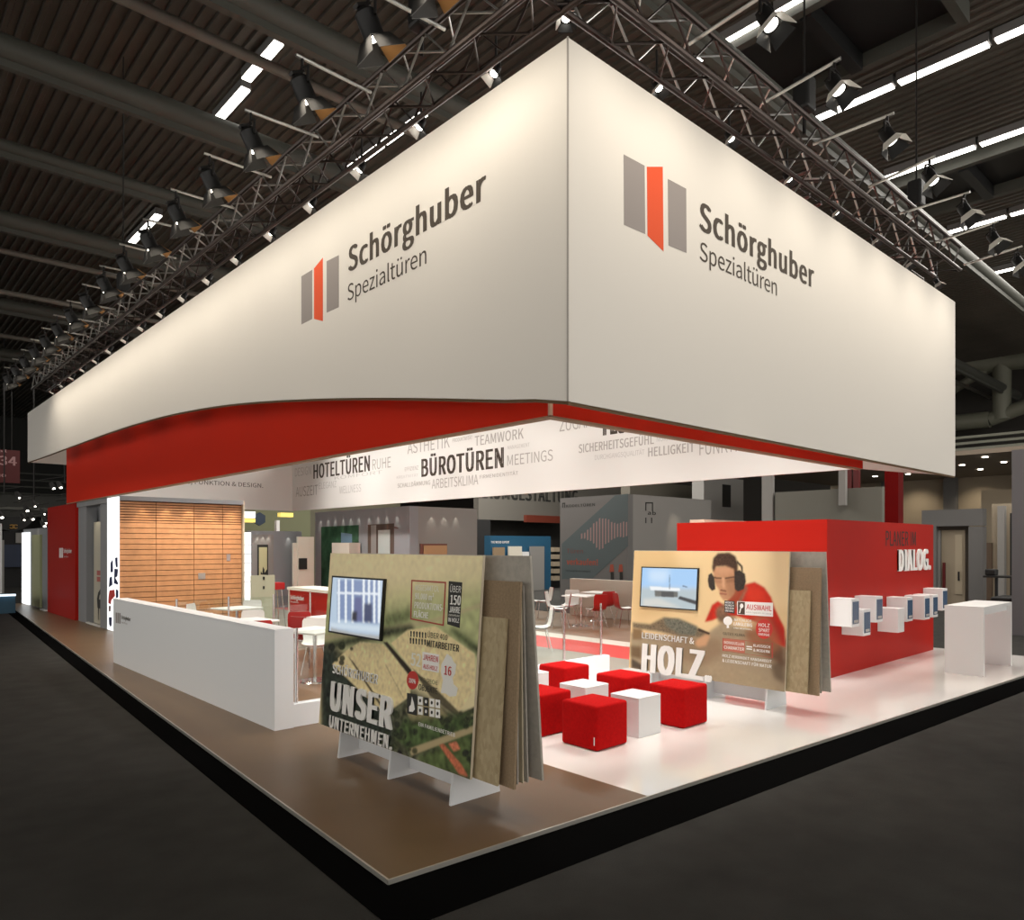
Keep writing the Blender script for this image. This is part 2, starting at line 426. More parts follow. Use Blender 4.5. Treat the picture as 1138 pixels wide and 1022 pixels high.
MB().prism([(P0.x-.014, P0.y-.008, .002), (P0.x, P0.y, .002), (PL.x, PL.y, .002), (PL.x-.014, PL.y, .002)], (0, 0, -th+.004)).build('edge_trim', TRIM, t)
# café floor patch of wood right behind the low wall
tag(MB().box(3.75, 8.2, 7.75, 13.1, 0.0, .004).build('wooden_floor_patch', WOODF), 'warm brown wooden floor of the cafe corner behind the white low wall', 'floor covering')
# black uncarpeted strip round the platform
zs = ZG+.004
def fz(px, py): return flo(px, py, ZG)
a = fz(691, 940); b = fz(1138, 768); d = (b-a).normalized(); A2 = a + d*14
l1 = fz(80.7, 740); l2 = fz(178, 820); e = (l1-l2).normalized()
# intersection of the outer strip lines
den = d.x*e.y-d.y*e.x; k = ((l2.x-a.x)*e.y-(l2.y-a.y)*e.x)/den; cor = a+d*k
far = l2 + e*30
MB().prism([(cor.x, cor.y, zs), (A2.x, A2.y, zs), (A2.x, ye(A2.x)+.3, zs), (P0.x+.02, P0.y+.02, zs), (PL.x+.1, PL.y, zs), (far.x, far.y, zs)], (0, 0, -.003))
s = MB(); s.prism([(cor.x, cor.y, zs), (A2.x, A2.y, zs), (A2.x, ye(A2.x)+.2, zs), (P0.x+.02, P0.y+.02, zs)], (0, 0, -.003)).build('bare_floor_strip', STRIP)
o1 = bpy.context.scene.collection.objects[-1]; tag(o1, 'black bare floor strip along the front edge of the platform', 'floor strip')
s = MB(); o2 = s.prism([(cor.x, cor.y, zs), (P0.x+.02, P0.y+.02, zs), (PL.x+.1, PL.y, zs), (far.x, far.y, zs)], (0, 0, -.003)).build('bare_floor_strip', STRIP)
tag(o2, 'black bare floor strip along the left edge of the platform', 'floor strip')

# ================================================================ BANNER (white outer fascia)
BX, BY, BX2, BY2 = 4.03, 3.77, 12.9, 25.1
BT, BB = 5.83, 3.10
samp = [(631, 445.5), (600, 446), (560, 444), (500, 442.5), (450, 441.8), (400, 441.6), (340, 443), (270, 447), (220, 454), (180, 462.5), (140, 474), (110, 484.5), (75, 497.5), (50, 507), (31, 513.5)]
prof = []
for (px, py) in samp:
    q = onx(px, py, BX); prof.append((min(max(q.y, BY), BY2), q.z))
prof[0] = (BY, BB); prof[-1] = (BY2, prof[-1][1])
ZF = prof[-1][1]
# smooth the curve onto a fine grid
ys = np.array([p[0] for p in prof]); zs_ = np.array([p[1] for p in prof])
yy = np.linspace(BY, BY2, 60); zz = np.interp(yy, ys, zs_); kk = np.ones(5)/5
zz2 = np.convolve(np.pad(zz, 2, mode='edge'), kk, 'valid'); zz2[0] = BB; zz2[-1] = ZF
curve = list(zip(yy.tolist(), zz2.tolist()))
ban = thing('hanging_banner', 'huge white box-shaped fabric banner with company logos hanging over the booth', 'banner', (BX, BY, BT))
def fab(mb, pts_bottom, fx):  # wall with curved bottom, thickness .04
    pass
def curtain(pts, thick, name, m):   # pts: list of (x,y,zbottom), top BT
    mb = MB(); vs = []; n = len(pts)
    for (x, y, z) in pts:
        vs += [(x, y, z), (x, y, BT), (x+thick[0], y+thick[1], z), (x+thick[0], y+thick[1], BT)]
    fs = []
    for i in range(n-1):
        a = 4*i; b = a+4
        fs += [(a, b, b+1, a+1), (a+2, a+3, b+3, b+2), (a, a+2, b+2, b), (a+1, b+1, b+3, a+3)]
    fs += [(0, 1, 3, 2), (4*n-4, 4*n-2, 4*n-1, 4*n-3)]
    return mb.add(vs, fs).build(name, m, ban)
curtain([(BX, y, z) for y, z in curve], (.04, 0), 'left_fabric_panel', FABRIC)
curtain([(BX+.041, BY, BB), (BX2, BY, BB)], (0, .04), 'front_fabric_panel', FABRIC)
curtain([(BX+.041, BY2, ZF), (BX2, BY2, ZF)], (0, .04), 'far_fabric_panel', FABRIC)
endc = [(BX2, BY+.041+(BY2-BY-.041)*(i/59), z) for i, (y, z) in enumerate(curve)]
curtain(endc, (.04, 0), 'right_fabric_panel', FABRIC)
KED = mat('banner_hem', (.16, .10, .05), .6)
MB().tube([(BX+.02, y, z-.012) for y, z in curve], .014, 6).build('bottom_hem', KED, ban)
MB().tube([(BX+.02, BY+.02, BB-.012), (BX2, BY+.02, BB-.012)], .014, 6).build('bottom_hem', KED, ban)
MB().tube([(BX-.002, BY-.002, BB), (BX-.002, BY-.002, BT)], .008, 6).build('corner_seam', mat('seam', (.35, .33, .30), .8), ban)
pl = Plane((BX, 0, 0), (0, -1, 0), (0, 0, 1)); pf = Plane((0, BY, 0), (1, 0, 0), (0, 0, 1))
c = lambda x, y: (300+x/4.064, 160+y/4.064)
decal(pl, [c(143,598), c(192,568), c(192,790), c(143,815)], LOGOG, ban, 'logo_bar')
decal(pl, [c(200,562), c(240,513), c(240,800), c(200,790)], LOGOR, ban, 'logo_bar')
decal(pl, [c(257,530), c(312,502), c(312,737), c(257,762)], LOGOG, ban, 'logo_bar')
put_text(pl, 'Schörghuber', 387.4, 275.6, 302.7, 540.4, TEXTB, ban, .034, Rbase=225)
put_text(pl, 'Spezialtüren', 386.6, 316.8, 334.8, 474.2, TEXTB, ban, -.010, Rbase=298)
c = lambda x, y: (670+x/4.377, 150+y/4.377)
decal(pf, [c(100,95), c(202,150), c(205,482), c(102,437)], LOGOG, ban, 'logo_bar')
decal(pf, [c(213,155), c(290,155), c(294,567), c(216,490)], LOGOR, ban, 'logo_bar')
decal(pf, [c(315,214), c(404,262), c(406,574), c(318,537)], LOGOG, ban, 'logo_bar')
put_text(pf, 'Schörghuber', 776.9, 223.5, 255, 904.2, TEXTB, ban, .034, Rbase=313)
put_text(pf, 'Spezialtüren', 777.4, 268, 288.8, 863, TEXTB, ban, -.010, Rbase=326)

# ================================================================ RED / WHITE FRIEZE RING
RX, RY, RX2, RY2, RB, RT = 4.65, 4.56, 11.3, 23.3, 3.17, 5.1
ring = thing('frieze', 'red outside and white inside rectangular frieze with printed words under the banner', 'frieze', (RX, RY, RB))
T = .06
box('left_red_panel', RED, ring, RX, RX+T, RY, RY2, RB, RT)
box('front_red_panel', RED, ring, RX+T, RX2+T, RY, RY+T, RB, RT)
box('left_white_lining', RINGW, ring, RX+T+.001, RX+T+.02, RY+T, RY2-.02, RB, RT)
box('front_white_lining', RINGW, ring, RX+T+.02, RX2-.02, RY+T+.001, RY+T+.02, RB, RT)
box('far_right_panel', RINGW, ring, RX2, RX2+T, RY+T+.001, RY2, RB, RT)
box('far_end_panel', RINGW, ring, RX+T+.02, RX2-.001, RY2-.02, RY2+.04, RB, RT)
EDG = mat('frieze_edge', (.30, .20, .12), .6)
box('bottom_edge_strip', EDG, ring, RX-.004, RX+T+.02, RY-.004, RY2, RB-.02, RB)
box('bottom_edge_strip', EDG, ring, RX+T+.02, RX2, RY-.004, RY+T+.02, RB-.02, RB)
MB().tube([(RX-.004, RY-.004, RB), (RX-.004, RY-.004, RT)], .022, 8).build('corner_profile', mat('corner_cream', (.75, .55, .40), .5), ring)
pa = Plane((RX2, 0, 0), (0, -1, 0), (0, 0, 1)); pb = Plane((0, RY2-.02, 0), (1, 0, 0), (0, 0, 1))
words = [('HOTELTÜREN', 348.5, 516.3, 532, 411.3, 'B', .03, 522), ('RUHE', 414, 510.6, 522, 434.5, 'G', -.008, 519), ('DESIGN', 328, 520.5, 529.5, 346, 'P', -.004, 528),
 ('AUSZEIT', 329, 541.5, 552, 353.4, 'G', -.010, 550), ('ELEGANZ', 354.5, 536.5, 543.4, 374, 'P', -.008, 541), ('WELLNESS', 377.4, 540.5, 548.5, 401.4, 'P', -.008, 545),
 ('BÜROTÜREN', 468.4, 510.2, 530, 560, 'B', .035, 518.5), ('MEETINGS', 563.8, 506, 517.5, 614.5, 'G', -.012, 512), ('TEAMWORK', 527.8, 484.8, 495.5, 582, 'G', .012, 488),
 ('ÄSTHETIK', 453, 492, 504.5, 500, 'G', -.012, 497), ('ARBEITSKLIMA', 480, 532.7, 543, 531.5, 'G', -.010, 538), ('FIRMENIDENTITÄT', 533.3, 528, 531.8, 575.8, 'G', .012, 527),
 ('SCHALLDÄMMUNG', 442, 537.4, 542, 478.3, 'G', .02, 539), ('EFFIZIENZ', 450, 519.3, 523.5, 465, 'G', 0, 522), ('MANAGEMENT', 564.3, 495.3, 499.5, 588.7, 'P', .01, 497),
 ('KREATIVITÄT', 441, 529, 532, 465, 'P', 0, 530), ('PRODUKTIVITÄT', 503, 487.5, 491.5, 525, 'G', .01, 489),
 ('ZUGANG', 621.9, 466.5, 479.6, 665.8, 'G', -.014, 475), ('FLUCHTTÜREN', 670, 459, 484, 782, 'B', .045, 470), ('SICHERHEITSGEFÜHL', 643.2, 494, 503.4, 726.7, 'G', .018, 493),
 ('HELLIGKEIT', 720.3, 497.5, 507.5, 771.8, 'G', .018, 502), ('FUNKTION', 777.3, 491, 505.8, 838, 'G', -.012, 498), ('DURCHGANGSQUALITÄT', 661, 505.8, 511, 716.3, 'P', -.006, 505),
 ('NORMUNG', 729.8, 485.6, 491, 757, 'P', -.004, 488), ('KOMFORT', 372, 529.5, 533, 425, 'P', 0, 526)]
for w, L, tp, bs, R_, k, bo, rb in words:
    put_text(pa, w, L, tp, bs, R_, {'B': TEXTB, 'G': TEXTG, 'P': TEXTG2}[k], ring, bo, Rbase=rb)
put_text(pb, 'BILDUNG, FUNKTION & DESIGN.', 176, 530.5, 535.5, 292.5, TEXTB, ring, -.004, Rbase=544.5)

# ================================================================ TRUSSES
def truss(name, a, b, w, label, grp='lighting trusses over the booth'):
    a = Vector(a); b = Vector(b); t = thing(name, label, 'truss', a, grp); d = (b-a); L = d.length; d.normalize()
    up = Vector((0,0,1)); sd = d.cross(up).normalized(); h = w/2
    cs = [sd*h+up*h, -sd*h+up*h, -sd*h-up*h, sd*h-up*h]
    for c_ in cs: MB().tube([a+c_, b+c_], .026, 8).build('chord', TRUSS, t, True)
    n = int(L/(w*.95))
    for i in range(4):
        c1, c2 = cs[i], cs[(i+1) % 4]
        pts = [a+d*(L*k/n)+(c1 if k % 2 == 0 else c2) for k in range(n+1)]
        MB().tube(pts, .0125, 5).build('bracing', ALU if i in (0, 1) else TRUSS, t)
    return t
truss('lighting_truss', (3.84, 1.2, 6.2), (3.84, 22.3, 6.2), .34, 'long dark lattice truss running above the left side of the banner')
truss('lighting_truss', (1.3, 3.64, 6.215), (12.1, 3.64, 6.215), .34, 'long dark lattice truss running above the right side of the banner')
truss('lighting_truss', (8.6, 4.0, 6.3), (8.6, 22, 6.3), .30, 'inner lattice truss hidden mostly behind the banner top')
truss('lighting_truss', (4.1, 22.1, 6.2), (12.1, 22.1, 6.2), .34, 'far cross truss at the low left end of the lamps')
truss('lighting_truss', (11.9, 3.95, 6.2), (11.9, 21.9, 6.2), .34, 'lattice truss leaving the right end of the front truss backwards')
# hoist chains holding the trusses
for (x, y, lab) in [(4.57, 6.4, 'black chain hoist above the left truss near the corner'), (9.0, 4.34, 'black chain hoist above the middle of the right truss'), (12.9, 4.34, 'black chain hoist near the right end of the right truss'), (4.57, 17.5, 'black chain hoist above the far half of the left truss')]:
    x = 3.84 if x < 5 else x*.84; y = 3.64 if y < 5 else y*.84
    t = thing('chain_hoist', lab, 'hoist', (x, y, 6.5), 'chain hoists')
    MB().tube([(x, y, 6.95), (x, y, RZ)], .012, 6).build('chain', DARK, t)
    MB().rbox(x-.1, x+.1, y-.09, y+.09, 6.62, 6.98, .03).build('motor', BLACK, t)
    MB().tube([(x, y, 6.38), (x, y, 6.65)], .02, 6).build('hook', DARK, t)

# ================================================================ STAGE LAMPS
def lamp_proto(s, arm, em=None):
    """local frame: the lamp hangs at the origin, beam along -z tilted towards +x; arm runs along +x"""
    t = thing('stage_lamp', 'x', 'stage lamp', (0,0,0))
    tilt = Matrix.Rotation(math.radians(-28), 4, 'Y')
    hs = MB().tube([(0,0,.16*s), (0,0,.10*s), (0,0,-.16*s), (0,0,-.19*s)], [.07*s, .135*s, .135*s, .15*s], 16).build('housing', BLACK, t, True, tilt)
    MB().box(-.10*s, .10*s, -.05*s, .05*s, .16*s, .20*s).build('rear_cap', DARK, hs, False, tilt)
    yk = [(0, -.17*s, 0), (0, -.17*s, .22*s), (0, 0, .27*s), (0, .17*s, .22*s), (0, .17*s, 0)]
    MB().tube(yk, .012, 6).build('yoke', DARK, t)
    MB().tube([(0,0,-.186*s), (0,0,-.192*s)], .12*s, 16).build('lens', em or LAMPE, hs, False, tilt)
    q = .14*s; e_ = .26*s; L = .20*s
    doors = [[(-q,-q,-.19*s),(q,-q,-.19*s),(e_*.8,-e_,-.19*s-L),(-e_*.8,-e_,-.19*s-L)],
             [(-q,q,-.19*s),(q,q,-.19*s),(e_*.8,e_,-.19*s-L),(-e_*.8,e_,-.19*s-L)],
             [(-q,-q,-.19*s),(-q,q,-.19*s),(-e_,e_*.8,-.19*s-L),(-e_,-e_*.8,-.19*s-L)],
             [(q,-q,-.19*s),(q,q,-.19*s),(e_,e_*.8,-.19*s-L),(e_,-e_*.8,-.19*s-L)]]
    for i, dd in enumerate(doors):
        c0 = sum((Vector(p) for p in dd), Vector())/4
        MB().prism(dd, Vector((c0.x, c0.y, 0)).normalized()*.006).build('barn_door', (BLACK if i < 3 else BRONZE) if em is None else (DOORLIT if i in (0, 3) else BLACK), hs, False, tilt)
    MB().tube([(0,0,.27*s), (0,0,.40*s)], .014, 6).build('hanger_clamp', DARK, t)
    if arm: MB().tube([(-.06 if arm > 0 else .06,0,.41*s), (arm,0,.41*s)], .016, 8).build('mounting_arm', ALU, t, True)
    else: MB().tube([(0,0,.39*s), (0,0,.39*s+.2)], .012, 6).build('drop_rod', DARK, t)
    return t
DOORLIT = mat('door_lit_white', (.8, .78, .72), .5)  # white stands in for lens light on two of the barn doors
big = lamp_proto(.62, .70)
first = [True]
def place(proto, used, loc, rz, label, grp):
    t = proto if not used[0] else copy_tree(proto)
    used[0] = True; t.location = loc; t.rotation_euler = (0, 0, rz); tag(t, label, 'stage lamp', grp); return t
ub = [False]; ur = [False]; us = [False]
W0 = 54
for i in range(17):
    y = 3.77+1.08*i if i else 4.12  # the first lamp is an extra, added to brighten the banner corner
    place(big, ub, (2.97, y, 6.0), random.uniform(-.08, .08), 'black stage lamp on an arm over the left banner face, %s one from the corner' % ORD[i], 'lamps on arms along the left truss')
    if 4 <= i <= 13: spot('added_spill', (2.6, y, 5.8), (3.3, y, .4), 125, 60, 1.0, r=.15)  # second spot per lamp, added to brighten the low wall
    spot('lamp_beam', (3.02, y, 5.90), (BX, y, 4.5), W0, 150, 1.0, r=.22)
rlamp = lamp_proto(.46, -.72, mat('lamp_glow_front', (1, 1, 1), .5, emit=(1, .95, .86), es=5))
for i in range(9):
    x = 3.99+1.17*(i-1) if i != 1 else 4.32
    if i > 0: place(rlamp, ur, (x, 2.78, 6.0), -math.pi/2+random.uniform(-.25, .05), 'bright-fronted stage lamp on an arm over the right banner face, %s from the corner' % ORD[i-1], 'lamps on arms along the right truss')
    spot('lamp_beam', (x+.1, 2.84, 5.90), (x+.1, BY, 4.5), W0*.62, 150, 1.0, r=.22)
small = lamp_proto(.30, 0, mat('lamp_glow_small', (1, 1, 1), .5, emit=(1, .95, .86), es=9))
for i in range(17):
    y = 4.96+1.15*i
    place(small, us, (4.36, y, 6.30), math.pi, 'small bright lamp peeping over the left banner top, %s one from the corner' % ORD[i], 'small lamps behind the left banner top')
for i in range(7):
    x = 5.6+1.255*i
    place(small, us, (x, 4.11, 6.30), -math.pi/2, 'small bright lamp peeping over the right banner top, %s one from the corner' % ORD[i], 'small lamps behind the right banner top')
place(small, us, (4.36, 4.10, 6.34), -2.3, 'bright lamp glaring right above the banner corner', 'small lamps behind the left banner top')
# beams of the small lamps
for i in range(0, 17, 2):
    y = 4.96+1.15*i
    spot('lamp_beam', (4.40, y, 6.12), (RX-.1, y, 3.2), 60, 75, 1, r=.1)
    spot('lamp_beam', (4.75, y, 6.2), (7.2, y, 0), 330, 95, .9, (1, .955, .90), r=.15)
for i in range(0, 7, 2):
    x = 5.6+1.255*i
    spot('lamp_beam', (x, 4.15, 6.12), (x, RY-.1, 3.2), 45, 75, 1, r=.1)
    spot('lamp_beam', (x, 4.70, 6.2), (x, 6.6, 0), 330, 100, .9, (1, .955, .90), r=.15)
for i in range(7):   # lamps added on an inner truss to light the booth interior
    y = 5.8+2.6*i
    y = 5.0+2.4*i; place(small, us, (8.6, y, 5.92), 0, 'small added lamp under the inner truss, %s from the front' % ORD[i], 'added lamps under the inner truss')
    spot('lamp_beam', (8.6, y, 5.8), (8.3, y, 0), 480, 115, .9, (1, .955, .90), r=.2)
    spot('lamp_beam', (8.7, y, 5.8), (RX2, y, 3.3), [150, 210, 290, 340, 380, 400, 420][i], 85, 1, (1, .955, .90), r=.2)  # extra spot added to brighten the far right frieze panel
for y in (8, 13, 18): spot('lamp_beam', (7.5, y, 5.8), (7.5, RY2, 3.4), 150, 70, 1, (1, .955, .90), r=.2)
spot('added_spill', (2.4, 5.6, 5.8), (3.5, 5.4, 1.0), 150, 44, 1.0, r=.15)  # spot without a lamp, added to brighten the aerial photo board
# front edge of the white floor, lit by the front lamps too
for x in (6.5, 9.5, 12.5):
    spot('lamp_beam', (x, 2.95, 5.9), (x+.1, 3.0, 0), 300, 36, 1, r=.15)
spot('lamp_beam', (14.5, 4.6, 6.6), (13.6, 4.2, 0), 260, 90, 1, r=.2)

# ================================================================ LOW WHITE WALL + GLASS RAIL
t = thing('low_wall', 'long white waist-high wall with a small grey logo standing on the brown floor', 'low wall', (3.49, 7.61, 0))
box('wall_body', WALLW, t, 3.49, 3.71, 7.61, 13.96, 0, 1.09)
box('wall_cap', WALLW, t, 3.488, 3.712, 7.608, 13.962, 1.09, 1.10)
pw = Plane((3.49, 0, 0), (0, -1, 0), (0, 0, 1)); c = lambda x, y: (110+x/4.215, 640+y/4.215)
for k, (a_, b_) in enumerate([(80, 86), (88, 94), (96, 102)]): decal(pw, [c(a_, 170+k), c(b_, 171+k), c(b_, 220+k*1.5), c(a_, 218+k*1.5)], LOGOG, t, 'logo_bar')
put_text(pw, 'Schörghuber', c(106,0)[0], c(0,183)[1], c(0,200)[1], c(150,0)[0], TEXTB, t, .02, Rbase=c(0,208)[1])
put_text(pw, 'Spezialtüren', c(106,0)[0], c(0,211)[1], c(0,219)[1], c(134,0)[0], LOGOG, t, 0, Rbase=c(0,225)[1])
def rail(x0, x1, y, posts, zb, label, plinth=True):
    t = thing('glass_rail', label, 'glass railing', (x0, y, 0), 'glass railings of the cafe')
    if plinth: box('plinth', WALLW, t, x0, x1, y-.02, y+.10, 0, zb)
    for i in range(len(posts)-1): box('glass_pane', GLASS, t, posts[i]+.03, posts[i+1]-.03, y+.035, y+.045, zb+.02, 1.05)
    for p in posts: MB().tube([(p, y+.04, zb), (p, y+.04, 1.09)], .019, 10).build('post', STEEL, t, True)
    return t
rail(3.715, 9.14, 7.65, [3.78, 6.05, ony(629, 700, 7.65).x, ony(670, 700, 7.65).x], .25, 'glass railing with chrome posts on a white plinth beside the low wall')
rail(3.9, 8.0, 13.2, [4.3, 5.2, 6.05, 6.8, 7.7], 0.0, 'glass railing with chrome posts behind the cafe chairs in front of the slatted wall', False)

# ================================================================ DISPLAY BOARDS
BOARDF = mat('plywood_face', (.5, .43, .3), .7, noise=.06, nscale=3)
EDGE = mat('plywood_edge', (.66, .58, .44), .7)
OSBM = osb('strand_board', (.30, .23, .12), (.52, .43, .27), 38, (1, 1, .5))
CHIP = mat('chipboard_brown', (.28, .20, .12), .8, noise=.12, nscale=60)
GREYB = mat('mineral_board', (.43, .40, .35), .8, noise=.10, nscale=20)
FOOT = mat('white_foot', (.70, .72, .74), .4)
def board(dx, label):
    t = thing('display_board', label, 'display stand', (3.49+dx, 4.26, 0))
    def slab(name, x0b, x0t, thk, y0, y1, zb, zt, m, nm=None):
        P = [(x0b+dx, y0, zb), (x0b+dx, y1, zb), (x0t+dx, y1, zt), (x0t+dx, y0, zt)]
        return MB().prism(P, (thk, 0, 0)).build(name, m, t)
    slab('front_panel', 3.49, 3.62, .022, 4.265, 6.62, .26, 1.94, EDGE)
    slab('strand_board_layer', 3.535, 3.625, .02, 4.01, 5.6, .262, 1.475, OSBM)
    slab('brown_board_layer', 3.60, 3.665, .02, 3.90, 5.6, .25, 1.75, CHIP)
    slab('thin_board_layer', 3.70, 3.70, .012, 3.97, 5.6, .25, 1.62, GREYB)
    slab('thin_board_layer', 3.745, 3.725, .012, 3.96, 5.6, .25, 1.70, BOARDF)
    slab('thin_board_layer', 3.785, 3.74, .012, 3.95, 5.6, .25, 1.72, GREYB)
    slab('rear_panel', 3.87, 3.74, .02, 3.88, 6.45, .26, 1.94, GREYB)
    for y in (4.50, 5.37, 6.23):
        f = MB().prism([(3.49+dx, y, 0), (4.0+dx, y, 0), (3.97+dx, y, .262), (3.52+dx, y, .262)], (0, .025, 0)); f.build('foot', FOOT, t)
    f = MB().box(3.70+dx, 3.72+dx, 4.53, 5.36, .06, .24); f.build('stretcher', FOOT, t)
    f = MB().box(3.70+dx, 3.72+dx, 5.40, 6.22, .06, .24); f.build('stretcher', FOOT, t)
    U = Vector((.13, 0, 1.68)).normalized()
    P = Plane((3.49+dx, 4.265, .26), (0, -1, 0), U)   # u from -2.355 (left) to 0 (right)
    P.O += P.N*.0005
    return t, P
tA, PA = board(0, 'leaning plywood display board with an aerial photo print and a screen on the brown floor')
HT = 1.68/math.cos(math.atan(.13/1.68))
def gridfor(P, base): return Paint(P, -2.353, -.002, .002, HT-.004, 470, 336, base)
c = lambda x, y: (340+x/3.407, 600+y/3.407)
g = gridfor(PA, (206, 194, 154))
def pp(pts, col, soft=2, amt=1, tex=.0, tk=1, G=None): (G or g).poly([c(*q) for q in pts], col, soft, amt, tex, tk)
pp([(60,50),(700,50),(700,60),(700,180),(60,180)], (208, 196, 158), 6, 1, .03, 3)
pp([(60,200),(300,230),(400,200),(690,180),(690,470),(60,420)], (158, 166, 118), 22, .9, .10, 4)     # haze green meadow
pp([(60,360),(330,325),(470,300),(690,230),(690,245),(470,318),(330,345),(60,380)], (170, 158, 125), 2, .8)
pp([(60,390),(180,365),(300,330),(400,318),(420,345),(300,370),(180,395),(60,425)], (48, 54, 38), 4, .95, .35, 2)   # tree rows
pp([(300,280),(400,260),(400,300),(300,330)], (70, 84, 50), 6, .8, .3, 2)
pp([(560,330),(660,400),(650,440),(540,340)], (60, 74, 45), 4, .9, .3, 2)
pp([(60,420),(100,400),(660,700),(640,920),(60,800)], (72, 74, 56), 6, 1, .4, 3)
pp([(60,400),(120,430),(110,480),(240,560),(330,690),(330,780),(60,740)], (38, 46, 38), 8, 1, .3, 3)
roofc = (206, 190, 146)
pp([(150,420),(205,385),(292,392),(400,500),(395,590),(300,660),(100,470)], roofc, 1, 1, .07, 2)
pp([(322,390),(385,340),(490,325),(640,430),(640,560),(575,660),(490,600),(425,530),(395,480)], roofc, 1, 1, .07, 2)
pp([(292,385),(308,385),(400,490),(400,520),(385,505)], (40, 34, 28), 1)
pp([(160,440),(180,460),(300,640),(290,640)], (62, 52, 40), 1)
pp([(300,470),(302,470),(372,600),(370,600)], (120, 108, 80), 1)
pp([(400,480),(420,500),(500,570),(580,650),(580,675),(470,590)], (50, 46, 36), 1, .9)
pp([(575,660),(650,625),(650,650),(575,682)], (50, 44, 34), 1)
pp([(380,640),(480,600),(560,690),(500,720),(400,690)], (150, 138, 104), 2, .9, .1, 2)
pp([(370,680),(640,650),(640,760),(400,800),(330,740)], (62, 80, 44), 5, .95, .3, 3)
pp([(390,790),(640,700),(640,725),(400,815)], (160, 146, 112), 1)
pp([(420,820),(600,750),(640,740),(640,905),(470,855)], (74, 88, 50), 3, 1, .25, 3)
pp([(505,775),(520,770),(590,850),(615,895),(580,885)], (176, 100, 72), 1, 1, .1, 1)
pp([(540,770),(570,762),(585,790),(560,800)], (186, 112, 84), 1, 1, .1, 1)
for _ in range(60):
    x, y = random.choice([(random.uniform(330, 450), random.uniform(640, 800)), (random.uniform(600, 640), random.uniform(740, 890)), (random.uniform(250, 400), random.uniform(700, 790)), (random.uniform(480, 640), random.uniform(650, 720)), (random.uniform(60, 180), random.uniform(395, 470))])
    r_ = random.uniform(6, 14); g.poly([c(*q) for q in ell(x, y, r_, r_*1.1, 10)], random.choice([(36, 44, 28), (48, 54, 34), (30, 34, 26)]), 1, .9, .3, 1)
pr = g.build('aerial_photo_print', printmat('aerial_print_ink', .6, spec=.3), tA, .0008, 1.45)
FRAME = mat('print_red', (.42, .055, .035), .5)
def outline(P, q, w, m, parent, n=.003):
    Q = [Vector((*P.uv(*p), 0)) for p in q]; cen = sum(Q, Vector())/4
    inn = [cen+(p-cen)*(1-w) for p in Q]
    for i in range(4):
        j = (i+1) % 4
        MB().prism([P.at(v.x, v.y, n) for v in (Q[i], Q[j], inn[j], inn[i])], -P.N*.001).build('frame_bar', m, parent)
def tx(P, s, L, tp, bs, R_, m, par, bold=0, rb=None, th=.002, n0=.003, cc=None):
    f = cc or c
    l = f(L, tp); b_ = f(L, bs); r_ = f(R_, rb if rb else bs)
    return put_text(P, s, l[0], l[1], b_[1], r_[0], m, par, bold, th, Rbase=r_[1], n0=n0)
outline(PA, [c(400,150), c(532,158), c(523,325), c(396,300)], .07, FRAME, tA)
PALE = mat('print_pale', (.86, .86, .78), .6); PW = mat('print_white', (.9, .9, .87), .6)
INKB = mat('print_black', (.02, .02, .018), .6); CHAR = mat('print_charcoal', (.045, .042, .03), .6)
tx(PA, 'INSGESAMT CA.', 415, 168, 189, 506, PALE, tA, .01); tx(PA, '90.000 m²', 414, 200, 222, 486, PALE, tA, .03)
tx(PA, 'PRODUKTIONS-', 412, 233, 257, 521, PALE, tA, .025, 272); tx(PA, 'FLÄCHE', 410, 268, 290, 464, PW, tA, .03, 298)
decal(PA, [c(542,155), c(593,160), c(583,333), c(536,318)], INKB, tA, 'text_panel', .003)
tx(PA, 'ÜBER', 547, 172, 196, 588, PW, tA, .0, 199); tx(PA, '150', 547, 207, 243, 587, PW, tA, .03, 249)
tx(PA, 'JAHRE', 544, 250, 273, 585, PW, tA, .02, 279); tx(PA, 'ERFAHRUNG', 543, 279, 287, 583, PALE, tA, 0, 294); tx(PA, 'IN HOLZ', 541, 292, 308, 581, PW, tA, .02, 318)
tx(PA, 'ÜBER 400', 462, 347, 368, 537, CHAR, tA, -.01, 376); tx(PA, 'MITARBEITER', 459, 377, 402, 581, CHAR, tA, .03, 424)
for r_ in range(2):
    for k in range(6):
        x0 = 396+k*11-(r_*2); y0 = 343+r_*26+k*1.2; q = lambda x, y: c(x0+x, y0+y)
        decal(PA, [q(0,4), q(2,0), q(4,0), q(6,4), q(5,12), q(5,22), q(1,22), q(1,12)], INKB, tA, 'figure_icon', .003)
tx(PA, '52', 398, 425, 473, 436, PALE, tA, .03, 478); decal(PA, [c(442,422), c(506,433), c(504,502), c(441,490)], PW, tA, 'text_panel', .003)
tx(PA, 'JAHREN', 446, 430, 452, 502, TEXTR, tA, .01, 462, n0=.0045); tx(PA, 'AUS HOLZ', 446, 468, 484, 500, TEXTR, tA, .01, 495, n0=.0045)
decal(PA, [c(*q) for q in [(525,450),(535,430),(552,442),(560,460),(570,470),(566,505),(556,520),(560,545),(576,560),(570,590),(545,592),(530,580),(512,578),(516,550),(520,530),(512,500),(514,470)]], mat('print_mapwhite', (.82, .82, .78), .6), tA, 'map_shape', .003)
tx(PA, '16', 525, 474, 508, 552, TEXTR, tA, .02, 514, n0=.0045)
decal(PA, [c(*q) for q in ell(405, 530, 22, 35)], mat('print_signal_red', (.55, .03, .02), .5), tA, 'round_badge', .003)
tx(PA, '100%', 392, 521, 538, 418, PW, tA, .02, 541, n0=.0045)
tx(PA, 'ERFOLGREICHE', 428, 516, 532, 500, CHAR, tA, -.01, 544); tx(PA, 'OBJEKTE', 428, 543, 566, 500, CHAR, tA, .02, 580)
